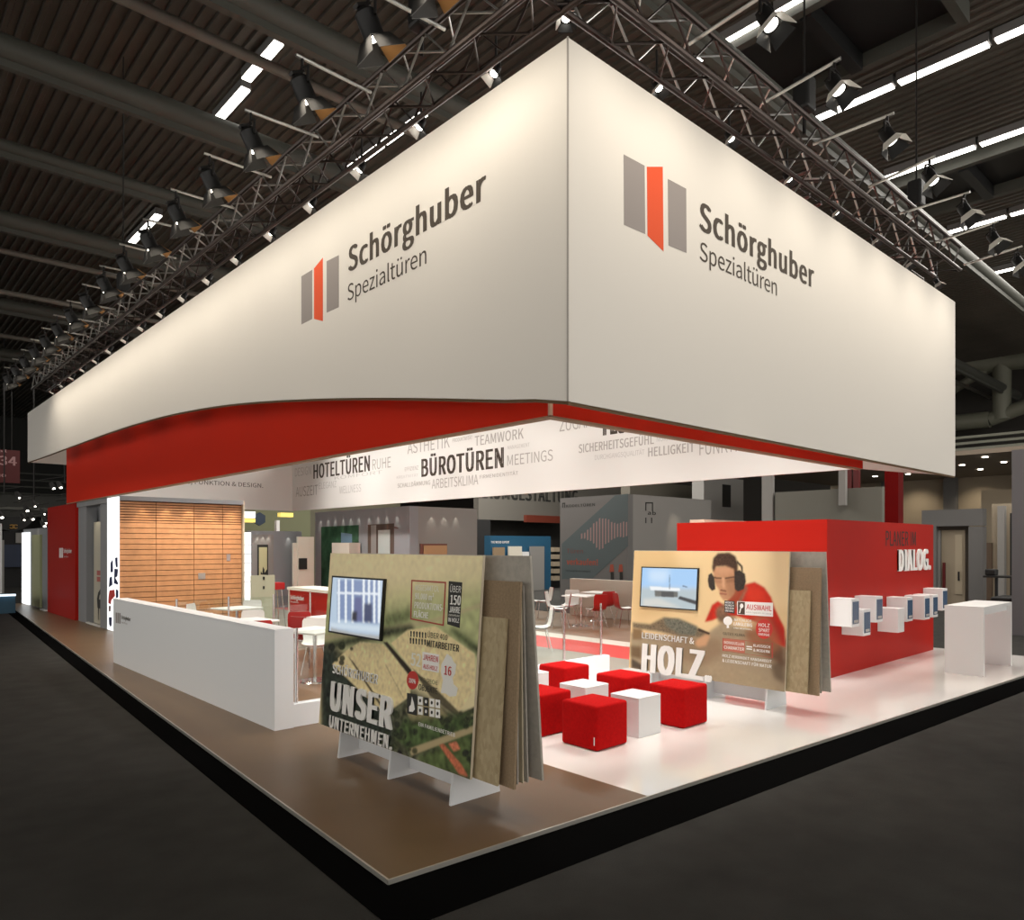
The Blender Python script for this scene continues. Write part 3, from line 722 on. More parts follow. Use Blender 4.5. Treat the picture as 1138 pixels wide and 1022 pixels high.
decal(PA, [c(384,578), c(422,584), c(422,664), c(384,655)], INKB, tA, 'icon_tile', .003)
decal(PA, [c(*q) for q in [(403,592),(410,615),(414,640),(406,650),(392,648),(393,630),(399,622)]], PW, tA, 'flame_icon', .0045)
for r_ in range(2):
    for k in range(4):
        x0 = 425+k*22; y0 = 590+k*4+r_*37
        decal(PA, [c(x0, y0), c(x0+18, y0+3), c(x0+18, y0+35), c(x0, y0+32)], INKB if (k == 1) else PW, tA, 'icon_tile', .003)
        decal(PA, [c(*q) for q in ell(x0+9, y0+17, 4, 7, 8)], PW if k == 1 else INKB, tA, 'tile_symbol', .0045)
tx(PA, 'EIN FAMILIENBETRIEB', 428, 688, 702, 566, PW, tA, .015, 746)
LET = mat('raised_letter_white', (.82, .82, .80), .5)
tx(PA, 'SCHÖRGHUBER', 103, 468, 502, 274, LET, tA, .014, 535, .006)
tx(PA, 'UNSER', 96, 531, 640, 330, LET, tA, .055, 712, .018)
tx(PA, 'UNTERNEHMEN.', 92, 660, 706, 328, LET, tA, .04, 793, .012)
def tv(P, q, label, cc, painter):
    Q = [Vector((*P.uv(*cc(*p)), 0)) for p in q]
    u0 = (Q[0].x+Q[3].x)/2; u1 = (Q[1].x+Q[2].x)/2; v1 = (Q[0].y+Q[1].y)/2; v0 = (Q[2].y+Q[3].y)/2
    o = P.at(u0, v0, .01); t = thing('wall_screen', label, 'television', o, 'flat screens')
    cs_ = MB().prism([P.at(u0,v0,.003), P.at(u1,v0,.003), P.at(u1,v1,.003), P.at(u0,v1,.003)], P.N*.026).build('screen_case', BLACK, t)
    b = .016; pa_ = Paint(P, u0+b, u1-b, v0+b, v1-b, 150, 100, (190, 205, 225)); painter(pa_)
    pa_.build('display_picture', printmat('screen_picture', .2, 1.0), cs_, .0305)
    for (a0, a1, b0, b1) in [(u0,u1,v0,v0+b),(u0,u1,v1-b,v1),(u0,u0+b,v0+b,v1-b),(u1-b,u1,v0+b,v1-b)]:
        MB().prism([P.at(a0,b0,.0295), P.at(a1,b0,.0295), P.at(a1,b1,.0295), P.at(a0,b1,.0295)], P.N*.004).build('screen_frame', BLACK, t)
def pic1(G):
    k = lambda pts, col, s=1, a=1: G.poly([c(*q) for q in pts], col, s, a)
    k([(103,135),(300,143),(300,383),(103,352)], (178, 196, 214), 3)
    k([(130,150),(286,152),(286,318),(130,300)], (120, 138, 175), 2)
    for x in (132, 158, 184, 226, 246, 266, 284): k([(x,148),(x+8,148),(x+8,315),(x,312)], (228, 235, 240), 1)
    k([(128,196),(288,200),(288,208),(128,204)], (225, 232, 240), 1)
    k([(196,215),(222,215),(225,310),(192,308)], (90, 96, 140), 2); k([(186,270),(206,270),(204,306),(184,306)], (30, 32, 50), 2); k([(232,240),(262,240),(262,312),(230,310)], (50, 60, 96), 2)
    k([(103,312),(300,330),(300,350),(103,330)], (200, 214, 226), 2)
    k([(105,330),(140,340),(200,352),(296,362),(296,382),(105,352)], (150, 128, 84), 2, .5)
tv(PA, [(103,137),(300,144),(300,381),(103,352)], 'flat screen showing bright window bars on the aerial photo board', c, pic1)

tB, PB = board(4.865, 'leaning display board with a worker print and a screen on the white floor')
c = lambda x, y: (690+x/4.646, 590+y/4.646)
g = gridfor(PB, (214, 188, 142))
def pp(pts, col, soft=2, amt=1, tex=.0, tk=1): g.poly([c(*q) for q in pts], col, soft, amt, tex, tk)
pp([(60,90),(270,90),(330,260),(250,420),(60,470)], (196, 166, 118), 20, .8)
pp([(500,90),(880,90),(860,420),(640,320)], (222, 198, 156), 15, .8)
pp([(50,520),(400,560),(520,470),(860,560),(860,850),(50,720)], (150, 134, 108), 4, 1, .03, 3)
pp([(60,500),(110,505),(110,560),(60,560)], (120, 96, 66), 3); pp([(50,590),(105,595),(105,660),(50,650)], (104, 84, 60), 4)
pp([(55,655),(110,690),(110,716),(55,705)], (74, 62, 48), 3)
pp([(260,560),(330,520),(520,560),(520,640),(430,700),(240,640)], (132, 112, 88), 8, .9)
pp([(500,700),(700,730),(845,830),(845,760),(845,650),(700,640)], (150, 134, 110), 6, .8)
pp([(770,690),(845,655),(845,790),(790,760)], (84, 68, 52), 5, .8); pp([(640,520),(740,500),(845,600),(845,700),(700,620)], (88, 60, 42), 6, .9)
# arm with grey sleeve of the left-hand machine
pp([(60,470),(150,480),(220,445),(300,455),(390,495),(455,530),(440,560),(380,545),(300,545),(200,520),(60,500)], (108, 94, 74), 3, 1, .15, 1)
pp([(220,448),(300,452),(395,492),(385,540),(300,530),(230,490)], (98, 98, 86), 3, 1, .15, 1)
# torso, red shirt
RS_ = (178, 36, 18)
pp([(470,380),(500,360),(560,400),(600,330),(640,275),(690,262),(740,290),(775,340),(795,400),(845,500),(848,600),(780,570),(700,470),(600,440),(520,440),(470,462),(432,470)], RS_, 2, 1, .06, 3)
pp([(640,300),(690,280),(740,310),(770,380),(700,400),(650,360)], (198, 50, 26), 8, .8)
pp([(780,430),(845,520),(848,590),(800,560),(770,480)], (150, 26, 16), 5, .8)
pp([(490,400),(520,380),(600,350),(640,280),(655,290),(620,370),(560,420),(520,470),(490,440)], (120, 92, 70), 4, .95, .1, 2)   # apron straps
pp([(500,440),(560,430),(600,450),(560,480),(500,470)], (90, 72, 54), 4, .8)
# right forearm reaching down-left
pp([(690,440),(760,440),(800,520),(830,600),(760,640),(660,600),(640,540)], (150, 100, 70), 8, .7)
pp([(390,560),(440,530),(462,540),(440,590),(400,600),(382,585)], (186, 146, 110), 3); pp([(400,500),(460,525),(455,535),(398,515)], (60, 44, 34), 1)
# neck + face
pp([(540,330),(610,260),(640,300),(600,370),(560,390)], (150, 60, 36), 3)
pp([(476,190),(590,170),(600,260),(585,320),(560,352),(530,358),(512,335),(505,300),(490,280),(478,240)], (178, 132, 98), 2, 1, .03, 2)
pp([(480,190),(560,180),(580,215),(500,225)], (190, 146, 112), 5, .7)
pp([(540,240),(600,230),(600,320),(560,350),(545,300)], (140, 98, 70), 6, .6)
pp([(478,236),(520,240),(520,248),(478,244)], (84, 58, 42), 1); pp([(535,240),(588,232),(588,240),(538,248)], (84, 58, 42), 1)
pp([(522,240),(532,240),(536,290),(524,292)], (196, 152, 118), 2); pp([(512,300),(545,306),(543,314),(512,308)], (110, 70, 52), 1); pp([(508,318),(548,322),(545,330),(510,326)], (140, 86, 66), 1)
pp([(480,250),(522,252),(520,270),(482,268)], (150, 110, 82), 2, .6); pp([(540,250),(585,244),(584,262),(544,268)], (126, 88, 62), 2, .6)
# hair and ear defenders
pp([(470,190),(476,140),(500,114),(560,110),(592,130),(604,170),(602,230),(590,240),(582,195),(540,180),(490,184),(478,215)], (66, 46, 34), 2, 1, .15, 1)
pp([(598,150),(628,180),(630,210),(622,210),(618,185),(598,165)], (50, 42, 36), 1)
pp([(586,210),(612,200),(640,220),(645,260),(634,300),(604,312),(588,300),(584,255)], (52, 44, 38), 1, 1, .1, 1)
pp([(452,225),(468,215),(482,240),(488,300),(470,308),(454,290),(448,255)], (52, 44, 38), 1, 1, .1, 1)
g.build('worker_photo_print', printmat('worker_print_ink', .6, spec=.3), tB, .0008, 1.15)
decal(PB, [c(535,358), c(587,362), c(587,426), c(535,418)], INKB, tB, 'text_panel', .003)
for k, w in enumerate(['WERTE', 'DURCH', 'WISSEN', 'UND HOLZ']): tx(PB, w, 539, 363+k*14, 373+k*14, 583, PW, tB, .02, 375+k*14, n0=.0045)
decal(PB, [c(600,362), c(785,370), c(785,442), c(600,430)], PW, tB, 'text_panel', .003)
decal(PB, [c(604,364), c(640,366), c(640,431), c(604,428)], mat('print_brown', (.08, .05, .035), .6), tB, 'text_panel', .0045)
decal(PB, [c(*q) for q in ell(624, 386, 9, 12)], PW, tB, 'lens_icon', .006); decal(PB, [c(617,396), c(622,398), c(616,424), c(610,422)], PW, tB, 'lens_icon', .006)
tx(PB, 'AUSWAHL', 648, 377, 404, 779, TEXTR, tB, .01, 412, n0=.0045); tx(PB, 'DER OBERFLÄCHEN', 648, 415, 422, 776, TEXTG, tB, 0, 430, n0=.0045)
decal(PB, [c(*q) for q in ell(552, 463, 23, 23)], PW, tB, 'tree_icon', .003); decal(PB, [c(547,480), c(557,480), c(558,500), c(546,500)], PW, tB, 'tree_icon', .003)
tx(PB, 'NATÜRLICH', 585, 450, 464, 672, PW, tB, .01, 472); tx(PB, 'LANGLEBIG', 583, 469, 486, 678, PW, tB, .03, 494); tx(PB, 'UND WERTVOLL', 583, 495, 503, 678, PALE, tB, .02, 513)
decal(PB, [c(*q) for q in ell(740, 505, 44, 51)], mat('print_signal_red', (.55, .03, .02), .5), tB, 'round_badge', .003)
tx(PB, 'HOLZ', 711, 474, 492, 768, PW, tB, .01, 496, n0=.0045); tx(PB, 'SPART', 711, 500, 518, 768, PW, tB, .01, 522, n0=.0045); tx(PB, 'ENERGIE', 711, 525, 537, 768, PW, tB, .02, 542, n0=.0045)
tx(PB, 'GUTES KLIMA', 527, 520, 534, 640, CHAR, tB, 0, 548)
outline(PB, [c(525,552), c(785,577), c(785,655), c(525,617)], .05, FRAME, tB)
decal(PB, [c(529,556), c(640,566), c(640,630), c(529,614)], mat('print_soft_red', (.48, .14, .09), .6), tB, 'text_panel', .0032)
tx(PB, 'INDIVIDUELLER', 533, 566, 580, 636, PALE, tB, .01, 592, n0=.0045); tx(PB, 'CHARAKTER', 533, 590, 606, 636, PALE, tB, .02, 618, n0=.0045)
for yy_ in (592, 604): decal(PB, [c(648, yy_), c(677, yy_+3), c(677, yy_+9), c(648, yy_+6)], PW, tB, 'equals_sign', .003)
tx(PB, 'KLASSISCH', 684, 582, 596, 770, PW, tB, .02, 605); tx(PB, '& MODERN', 684, 606, 620, 768, PW, tB, .02, 630)
tx(PB, 'HOLZ VERBINDET HANDARBEIT', 524, 634, 648, 778, PW, tB, .015, 677); tx(PB, '& LEIDENSCHAFT FÜR NATUR', 524, 658, 674, 778, PW, tB, .015, 706)
tx(PB, 'LEIDENSCHAFT &', 110, 522, 552, 378, LET, tB, .01, 580, .008)
tx(PB, 'HOLZ.', 108, 578, 722, 470, LET, tB, .05, 790, .018)
def pic2(G):
    k = lambda pts, col, s=1, a=1: G.poly([c(*q) for q in pts], col, s, a)
    k([(108,184),(402,190),(402,300),(108,300)], (160, 200, 240), 8); k([(150,200),(260,195),(240,270),(150,260)], (205, 225, 245), 8, .8)
    k([(108,290),(402,300),(402,412),(108,390)], (176, 190, 196), 5)
    k([(155,285),(310,295),(312,310),(160,305)], (235, 238, 240)); k([(180,306),(300,312),(300,342),(182,338)], (96, 96, 92)); k([(215,312),(280,314),(280,340),(215,338)], (60, 62, 64))
    k([(256,225),(259,225),(260,300),(256,300)], (60, 66, 76)); k([(325,280),(350,288),(350,292),(325,286)], (40, 50, 64))
    k([(310,335),(398,360),(398,382),(300,350)], (40, 42, 46)); k([(120,350),(200,345),(330,400),(120,385)], (205, 206, 200), 4)
tv(PB, [(108,184),(402,191),(402,412),(108,390)], 'flat screen showing a building under blue sky on the worker board', c, pic2)

# ================================================================ STOOLS
def stool(x, y, w, h, m, label, tagm=False):
    red = m is REDCLOTH
    t = thing('cube_stool', label, 'stool', (x+w/2, y+w/2, 0), 'red cube stools' if red else 'white cube stools')
    if red:
        cv = MB().rbox(x, x+w, y, y+w, .004, h, .028, 4).build('cushion_cover', m, t, True)
        if tagm: MB().box(x-.003, x+.001, y+.03, y+.04, .06, .14).build('sewn_tag', TEXTW, cv)
    else:
        MB().rbox(x, x+w, y, y+w, 0, h-.02, .003, 1).build('cube_body', m, t)
        MB().rbox(x-.001, x+w+.001, y-.001, y+w+.001, h-.019, h, .003, 1).build('cube_top', m, t)
stool(5.44, 4.70, .48, .445, REDCLOTH, 'red felt cube stool nearest the viewer with a small white tag', True)
stool(6.82, 4.645, .48, .445, REDCLOTH, 'red felt cube stool rightmost of the group in front of the worker board')
stool(5.41, 5.45, .48, .445, REDCLOTH, 'red felt cube stool half hidden behind the aerial photo board', True)
stool(6.83, 6.44, .48, .445, REDCLOTH, 'dark red felt cube stool at the back in front of the glass railing')
stool(6.87, 5.48, .48, .445, REDCLOTH, 'red felt cube stool in the middle row behind the front white cube')
stool(6.15, 4.74, .38, .42, WHITE, 'white cube stool in front between two red stools')
stool(6.17, 5.50, .40, .42, WHITE, 'white cube stool in the middle between the left and rear red stools')
stool(6.24, 6.52, .38, .42, WHITE, 'white cube stool at the back left mostly hidden behind red stools')

# ================================================================ RED DIALOG ROOM
t = thing('red_cabin', 'red cabin block with raised words facing the aisle on the white floor', 'booth cabin', (10.98, 4.93, 0))
box('cabin_walls', REDW, t, 10.98, 15.58, 4.93, 7.62, 0, 2.41)
pd = Plane((0, 4.93, 0), (1, 0, 0), (0, 0, 1)); c = lambda x, y: (900+x/4.647, 560+y/4.647)
tx(pd, 'PLANER IM', 390, 138, 216, 545, TEXTDR, t, .014, 225, cc=c, n0=.001)
tx(pd, 'DIALOG.', 450, 235, 347, 617, TEXTW, t, .05, 340, .025, n0=.001, cc=c)
tag(box('cream_roof_edge', EDGE, None, 11.2, 13.2, 7.2, 7.5, 2.412, 2.47), 'thin pale board lying on top of the red cabin', 'board')
t = thing('column', 'square dark red column rising from the red cabin to the banner', 'column', (14.4, 5.3, 2.41))
box('shaft', mat('column_red', (.10, .001, .001), .6, spec=.1), t, 14.28, 14.52, 5.1, 5.34, 2.412, 5.6)
SCR = mat('tablet_screen', (.03, .045, .07), .12, emit=(.10, .17, .28), es=.25)
cubes = [(946.3, 665.4, 697, 1, 'first from the left'), (959.2, 677.3, 706.8, 1, 'second from the left, hung lower'), (973.2, 662.9, 691.7, 1, 'third from the left'), (997.9, 676.2, 703.1, 0, 'lowest one without a screen'),
         (1007.6, 664, 690.8, 1, 'just right above the screenless one'), (1027, 662.2, 688.7, 1, 'third from the right'), (1036.2, 661, 686, 1, 'second from the right'), (1047, 654, 678.4, 1, 'rightmost and highest')]
for (px, ty, by, sc_, lab) in cubes:
    q1 = ony(px, ty, 4.60); q0 = ony(px, by, 4.60); x0 = q1.x; z0, z1 = q0.z, q1.z; w = .27
    t = thing('display_cube', 'white display cube on the red cabin wall, ' + lab, 'display cube', (x0, 4.765, z0), 'white cubes on the red wall')
    MB().rbox(x0, x0+w, 4.60, 4.929, z0, z1, .004, 1).build('cube_shell', WHITE, t)
    if sc_:
        sc_o = MB().box(x0+.03, x0+w-.03, 4.592, 4.601, z0+.045, z1-.045).build('screen', SCR, t)
        MB().box(x0+.06, x0+w-.06, 4.59, 4.593, z0+.06, z0+.10).build('screen_caption', TEXTG, sc_o)
# counter
t = thing('counter_table', 'white waist-high counter table with panel legs on the white floor at right', 'counter', (12.94, 3.4, 0))
box('top_board', WHITE, t, 12.90, 14.46, 3.38, 3.92, 1.02, 1.07)
box('leg_panel', WHITE, t, 12.90, 12.95, 3.38, 3.92, 0, 1.02)
box('leg_panel', WHITE, t, 14.41, 14.46, 3.38, 3.92, 0, 1.02)
box('apron', WHITE, t, 12.95, 14.41, 3.44, 3.47, .93, 1.02)

# ================================================================ LEFT SIDE UNITS
pz = 3.15
t = thing('red_display_wall', 'tall red wall unit with a small white logo at the far left', 'display wall', (4.67, 22.4, 0))
box('wall_body', REDW, t, 4.67, 4.96, 22.4, 25.9, 0, pz)
pr_ = Plane((4.67, 0, 0), (0, -1, 0), (0, 0, 1)); c = lambda x, y: (0+x/3.93, 460+y/3.93)
for (a_, b_) in ((260, 265), (266, 270), (271, 276)): decal(pr_, [c(a_,585), c(b_,584), c(b_,628), c(a_,627)], TEXTW, t, 'logo_bar')
tx(pr_, 'Schörghuber', 279, 588, 605, 315, TEXTW, t, .03, 606, cc=c); tx(pr_, 'Spezialtüren', 279, 617, 625, 300, TEXTW, t, 0, 626, cc=c)
DOORC = mat('cream_door', (.55, .52, .42), .4); GRN = mat('olive_door', (.36, .38, .20), .4)
t = thing('door_display', 'grey frame with a tall narrow cream door between the red wall and the lit panel', 'door display', (4.75, 19.4, 0), 'door displays')
box('frame_post', GREY, t, 4.74, 5.0, 21.5, 22.35, 0, pz-.12); box('frame_post', GREY, t, 4.74, 5.0, 19.40, 20.12, 0, pz-.12)
box('frame_head', mat('head_grey', (.35, .35, .36), .5), t, 4.70, 5.0, 19.38, 22.36, pz-.12, pz)
box('back_wall', GREY, t, 5.02, 5.1, 19.40, 22.35, 0, pz-.12)
dl = box('door_leaf', DOORC, t, 4.80, 4.85, 20.14, 21.0, .05, 2.6)
box('floor_sill', WHITE, t, 4.72, 4.79, 20.13, 21.49, 0, .03)
spot('downlight_beam', (4.6, 20.6, 3.0), (4.82, 20.6, 2.0), 10, 70, .7, r=.03)
pdd = Plane((4.80, 0, 0), (0, -1, 0), (0, 0, 1)); c = lambda x, y: (90+x/6.39, 540+y/6.39)
decal(pdd, [c(*q) for q in [(116,800),(125,755),(140,730),(152,722),(153,745),(135,775),(130,805),(152,800),(152,850),(140,870),(120,865)]], INKB, t, 'hand_print', .003)
for x in (123, 128, 138): decal(pdd, [c(x,860), c(x+4,860), c(x+3,950), c(x+1,950)], INKB, t, 'hand_print', .003)
decal(pdd, [c(115,598), c(145,600), c(145,635), c(115,632)], mat('print_rose', (.45, .12, .10), .6), t, 'notice', .003); decal(pdd, [c(115,642), c(145,645), c(145,680), c(115,677)], mat('print_rose', (.45, .12, .10), .6), t, 'notice', .003)
t = thing('lit_panel', 'glowing white panel with dark blue and red figures beside the slatted wood wall', 'light box', (4.70, 18.5, 0))
box('panel_case', GREY, t, 4.74, 4.98, 18.67, 19.36, 0, pz); box('glowing_face', LBOX, t, 4.70, 4.74, 18.45, 19.33, .02, pz-.02)
plp = Plane((4.70, 0, 0), (0, -1, 0), (0, 0, 1)); NAVY = mat('print_navy', (.02, .03, .12), .5); RDP = mat('print_poppy', (.7, .06, .05), .5)
for pts, m_ in [([(243,510),(262,505),(264,575),(250,575)], NAVY), ([(240,585),(266,590),(262,640),(246,650),(268,690),(262,700),(236,690)], NAVY), ([(212,545),(228,520),(230,610),(212,612)], NAVY), ([(205,650),(222,640),(226,700),(200,720)], NAVY),
                ([(205,740),(240,735),(245,780),(218,810),(215,840),(196,830),(198,780)], RDP), ([(250,730),(268,740),(268,790),(250,795)], NAVY), ([(200,850),(214,850),(212,890),(200,890)], mat('print_maroon', (.15, .02, .02), .5)), ([(200,930),(222,930),(220,990),(210,1000),(202,980)], NAVY)]:
    decal(plp, [c(*q) for q in pts], m_, t, 'figure_print', .003)
# slatted wood wall
WOOD = mat('slat_wood', (.56, .27, .12), .5, noise=.12, nscale=5); GAP = mat('slat_gap', (.10, .035, .012), .8)
t = thing('slatted_wall', 'warm wooden wall of horizontal slats lit from above behind the low white wall', 'slatted wall', (4.76, 18.5, 0))
box('back_board', GAP, t, 4.76, 7.62, 18.56, 18.66, 0, pz-.1)
box('top_fascia', GREY, t, 4.745, 7.62, 18.44, 18.66, pz-.1, pz)
z = .05; mbw = MB(); k = 0
while z < pz-.16:
    dz = .125 if z < 2.50 else .062
    cols_ = [4.75, 5.55, 6.42, 7.12, 7.61]
    for i in range(4): mbw.box(cols_[i]+.006, cols_[i+1]-.006, 18.52, 18.56, z, min(z+dz-(.014 if dz > .1 else .022), pz-.11))
    z += dz
wl = mbw.build('slat_cladding', WOOD, t)
box('side_panel', EDGE, t, 7.62, 7.65, 18.44, 18.66, 0, pz)
for (x, z_, w_, h_) in [(6.52, 1.18, .17, .15), (7.22, 1.62, .09, .17)]: box('switch_plate', ALU, t, x, x+w_, 18.505, 18.52, z_, z_+h_)
for i in range(5):
    x = 5.25+i*.52; spot('downlight_beam', (x, 18.36, pz-.06), (x, 18.54, 1.9), 16, 60, .7, (1, .85, .6), r=.02)
    spot('downlight_beam', (x, 17.4, 3.3), (x, 18.54, 1.6), 42, 80, 1, (1, .9, .75), r=.1)
# far-left units
t = thing('door_display', 'grey unit with an olive green door and lit panel at the far left end', 'door display', (4.7, 26.6, 0), 'door displays')
box('wall_body', GREY, t, 4.72, 5.0, 26.2, 30.2, 0, 2.56); box('door_leaf', GRN, t, 4.66, 4.72, 27.0, 28.3, .05, 2.35)
box('glowing_face', LBOX, t, 4.66, 4.72, 28.9, 30.1, .02, 2.45); box('floor_sill', WHITE, t, 4.64, 4.72, 26.2, 26.9, 0, .03)
spot('downlight_beam', (4.4, 27.6, 3.0), (4.68, 27.6, 1.5), 14, 60, .8, r=.05)

# ================================================================ INNER ROOMS SEEN UNDER THE FRIEZE
t = thing('door_wall', 'grey inner wall with green glass and a mirror door under a row of downlights', 'partition wall', (12.15, 17.6, 0))
box('wall_body', GREY, t, 12.15, 12.45, 17.6, 23.3, 0, pz); box('wall_body', GREYW, t, 12.45, 14.7, 17.62, 17.9, 0, pz)
pgw = Plane((12.15, 0, 0), (0, -1, 0), (0, 0, 1)); pg2 = Plane((0, 17.62, 0), (1, 0, 0), (0, 0, 1))
c = lambda x, y: (340+x/9.483, 550+y/9.483)
decal(pgw, [c(165,335), c(558,315), c(558,950), c(165,1700)], GREENG, t, 'green_glass_pane', .01, .01)
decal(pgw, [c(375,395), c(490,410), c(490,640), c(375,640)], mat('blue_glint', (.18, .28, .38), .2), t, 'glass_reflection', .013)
decal(pgw, [c(655,312), c(930,298), c(930,1300), c(655,1300)], mat('mirror_brown', (.10, .07, .055), .2), t, 'door_frame', .01, .01)
decal(pgw, [c(765,370), c(890,365), c(890,1200), c(765,1200)], mat('frosted_glass', (.45, .50, .48), .3), t, 'mirror_glass', .014)
decal(pgw, [c(690,318), c(745,316), c(745,1200), c(690,1200)], GREYW, t, 'door_stile', .014)
decal(pgw, [c(935,330), c(978,345), c(978,355), c(935,350)], mat('rust', (.10, .03, .02), .5), t, 'door_closer', .014)
for pxx in [157, 236, 312, 395, 475, 560, 668, 760, 855, 962]:
    q = pgw.at(*pgw.uv(*c(pxx, 200)), 0); spot('downlight_beam', (12.02, q.y, 3.08), (12.2, q.y, 2.2), 7, 45, .6, (1, .9, .75), r=.01)
for pxx in (480, 494, 507):
    q = ony(pxx, 575, 17.6); spot('downlight_beam', (q.x, 17.48, 3.08), (q.x, 17.66, 2.2), 8, 45, .6, (1, .9, .75), r=.01)
a = ony(467, 604, 17.6); b = ony(497, 604, 17.6)
box('door_frame', mat('door_brown', (.16, .05, .03), .5), t, a.x, b.x, 17.60, 17.62, 0, a.z); box('door_leaf', mat('oak_door', (.48, .28, .13), .5), t, a.x+.12, b.x-.02, 17.58, 17.60, 0, a.z-.05)
t = thing('small_cabinet', 'white box standing in front of the green glass pane', 'box', (11.9, 19, 0))
a = onx(369, 603, 11.7); b = onx(388, 603, 11.7); box('cabinet_body', CREAM, t, 11.7, 12.1, b.y, a.y, 0, a.z)
# wall at the far back left
t = thing('back_partition', 'blue grey partition with a dark framed door at the back of the cafe', 'partition wall', (9.5, 22.5, 0))
box('wall_body', GREY, t, 9.5, 11.25, 22.5, 22.7, 0, 2.47)
pbk = Plane((0, 22.5, 0), (1, 0, 0), (0, 0, 1)); c = lambda x, y: (260+x/10.22, 560+y/10.22)
decal(pbk, [c(205,345), c(450,345), c(450,1500), c(205,1500)], GREYW, t, 'wall_bay', .006, .005)
decal(pbk, [c(265,460), c(388,460), c(388,1300), c(265,1300)], INKB, t, 'door_frame', .012, .005)
decal(pbk, [c(284,490), c(376,490), c(376,1300), c(284,1300)], mat('pale_yellow_door', (.58, .56, .32), .5), t, 'door_leaf', .016)
decal(pbk, [c(*q) for q in [(300,800),(305,760),(320,790),(328,710),(345,740),(348,780),(372,740),(384,770),(380,805)]], INKB, t, 'plant_print', .02)
for (xx, yy2) in ((265, 350), (327, 350), (390, 350), (620, 350), (760, 350), (890, 350)):
    q = ony(*c(xx, yy2), 22.5); spot('downlight_beam', (q.x, 22.4, 2.42), (q.x, 22.55, 1.7), 6, 45, .6, (1, .92, .8), r=.01)
t = thing('wardrobe_display', 'cream tall panels with a black square screen beside the grey partition', 'display panel', (10.5, 21.8, 0))
def bp(name, m_, x0, x1, y0, yb, Y, th_=.1, n0=0.0):
    a = ony(*c(x0, y0), Y); b = ony(*c(x1, y0), Y); z0 = max(0.0, ony(*c(x0, yb), Y).z); return box(name, m_, t, a.x, b.x, Y-n0, Y+th_, z0, a.z)
bp('tall_panel', CREAM, 728, 910, 370, 2000, 21.8); bp('side_panel', CREAM, 680, 727, 440, 2000, 21.85); bp('black_screen', BLACK, 738, 830, 615, 742, 21.79, .009, .02)
t = thing('bright_window_panel', 'glowing white shelf panel just right of the slatted wall', 'light box', (8.8, 22.0, 0))
a = ony(*c(105, 320), 22.0); b = ony(*c(196, 320), 22.0); box('glowing_face', LBOX, t, a.x, b.x, 22.0, 22.1, 0, a.z)
for k in range(5): box('shelf', GREYW, t, a.x, b.x, 21.9, 21.999, .9+k*.28, .915+k*.28)
t = thing('door_sample', 'pale olive door sample standing behind the cafe chairs', 'door sample', (8.0, 16.0, 0))
a = ony(279.7, 639.5, 16.4); b = ony(305.6, 639.5, 16.4); box('door_leaf', mat('pale_olive', (.50, .50, .36), .5), t, a.x, b.x, 16.4, 16.46, 0, a.z)
for z_ in (1.0, 1.22): box('door_handle', BLACK, t, (a.x+b.x)/2-.01, (a.x+b.x)/2+.02, 16.37, 16.399, z_, z_+.07)
t = thing('reception_counter', 'red reception counter with white top and white lettering in the cafe', 'counter', (7.3, 13.5, 0))
box('counter_body', REDW, t, 7.32, 7.9, 13.5, 15.2, 0, 1.04); box('counter_top', CREAM, t, 7.28, 7.94, 13.46, 15.26, 1.04, 1.10)
box('counter_side', CREAM, t, 7.30, 7.92, 15.2, 15.24, 0, 1.04)
prc = Plane((7.32, 0, 0), (0, -1, 0), (0, 0, 1)); put_text(prc, 'Schörghuber', 323, 661, 665.5, 338, TEXTW, t, .03); put_text(prc, 'Spezialtüren', 323, 667, 669, 332, TEXTW, t, 0)
t = thing('bar_stool', 'red bar stool with thin legs beside the pale olive door sample', 'stool', (7.9, 17.0, 0))
sx, sy = 7.75, 16.9
MB().rbox(sx-.18, sx+.18, sy-.18, sy+.18, .95, 1.12, .02).build('seat', REDSH, t)
for dx_, dy_ in ((-1,-1),(1,-1),(1,1),(-1,1)): MB().tube([(sx+dx_*.12, sy+dy_*.12, .96), (sx+dx_*.19, sy+dy_*.19, 0)], .012, 6).build('leg', STEEL, t)

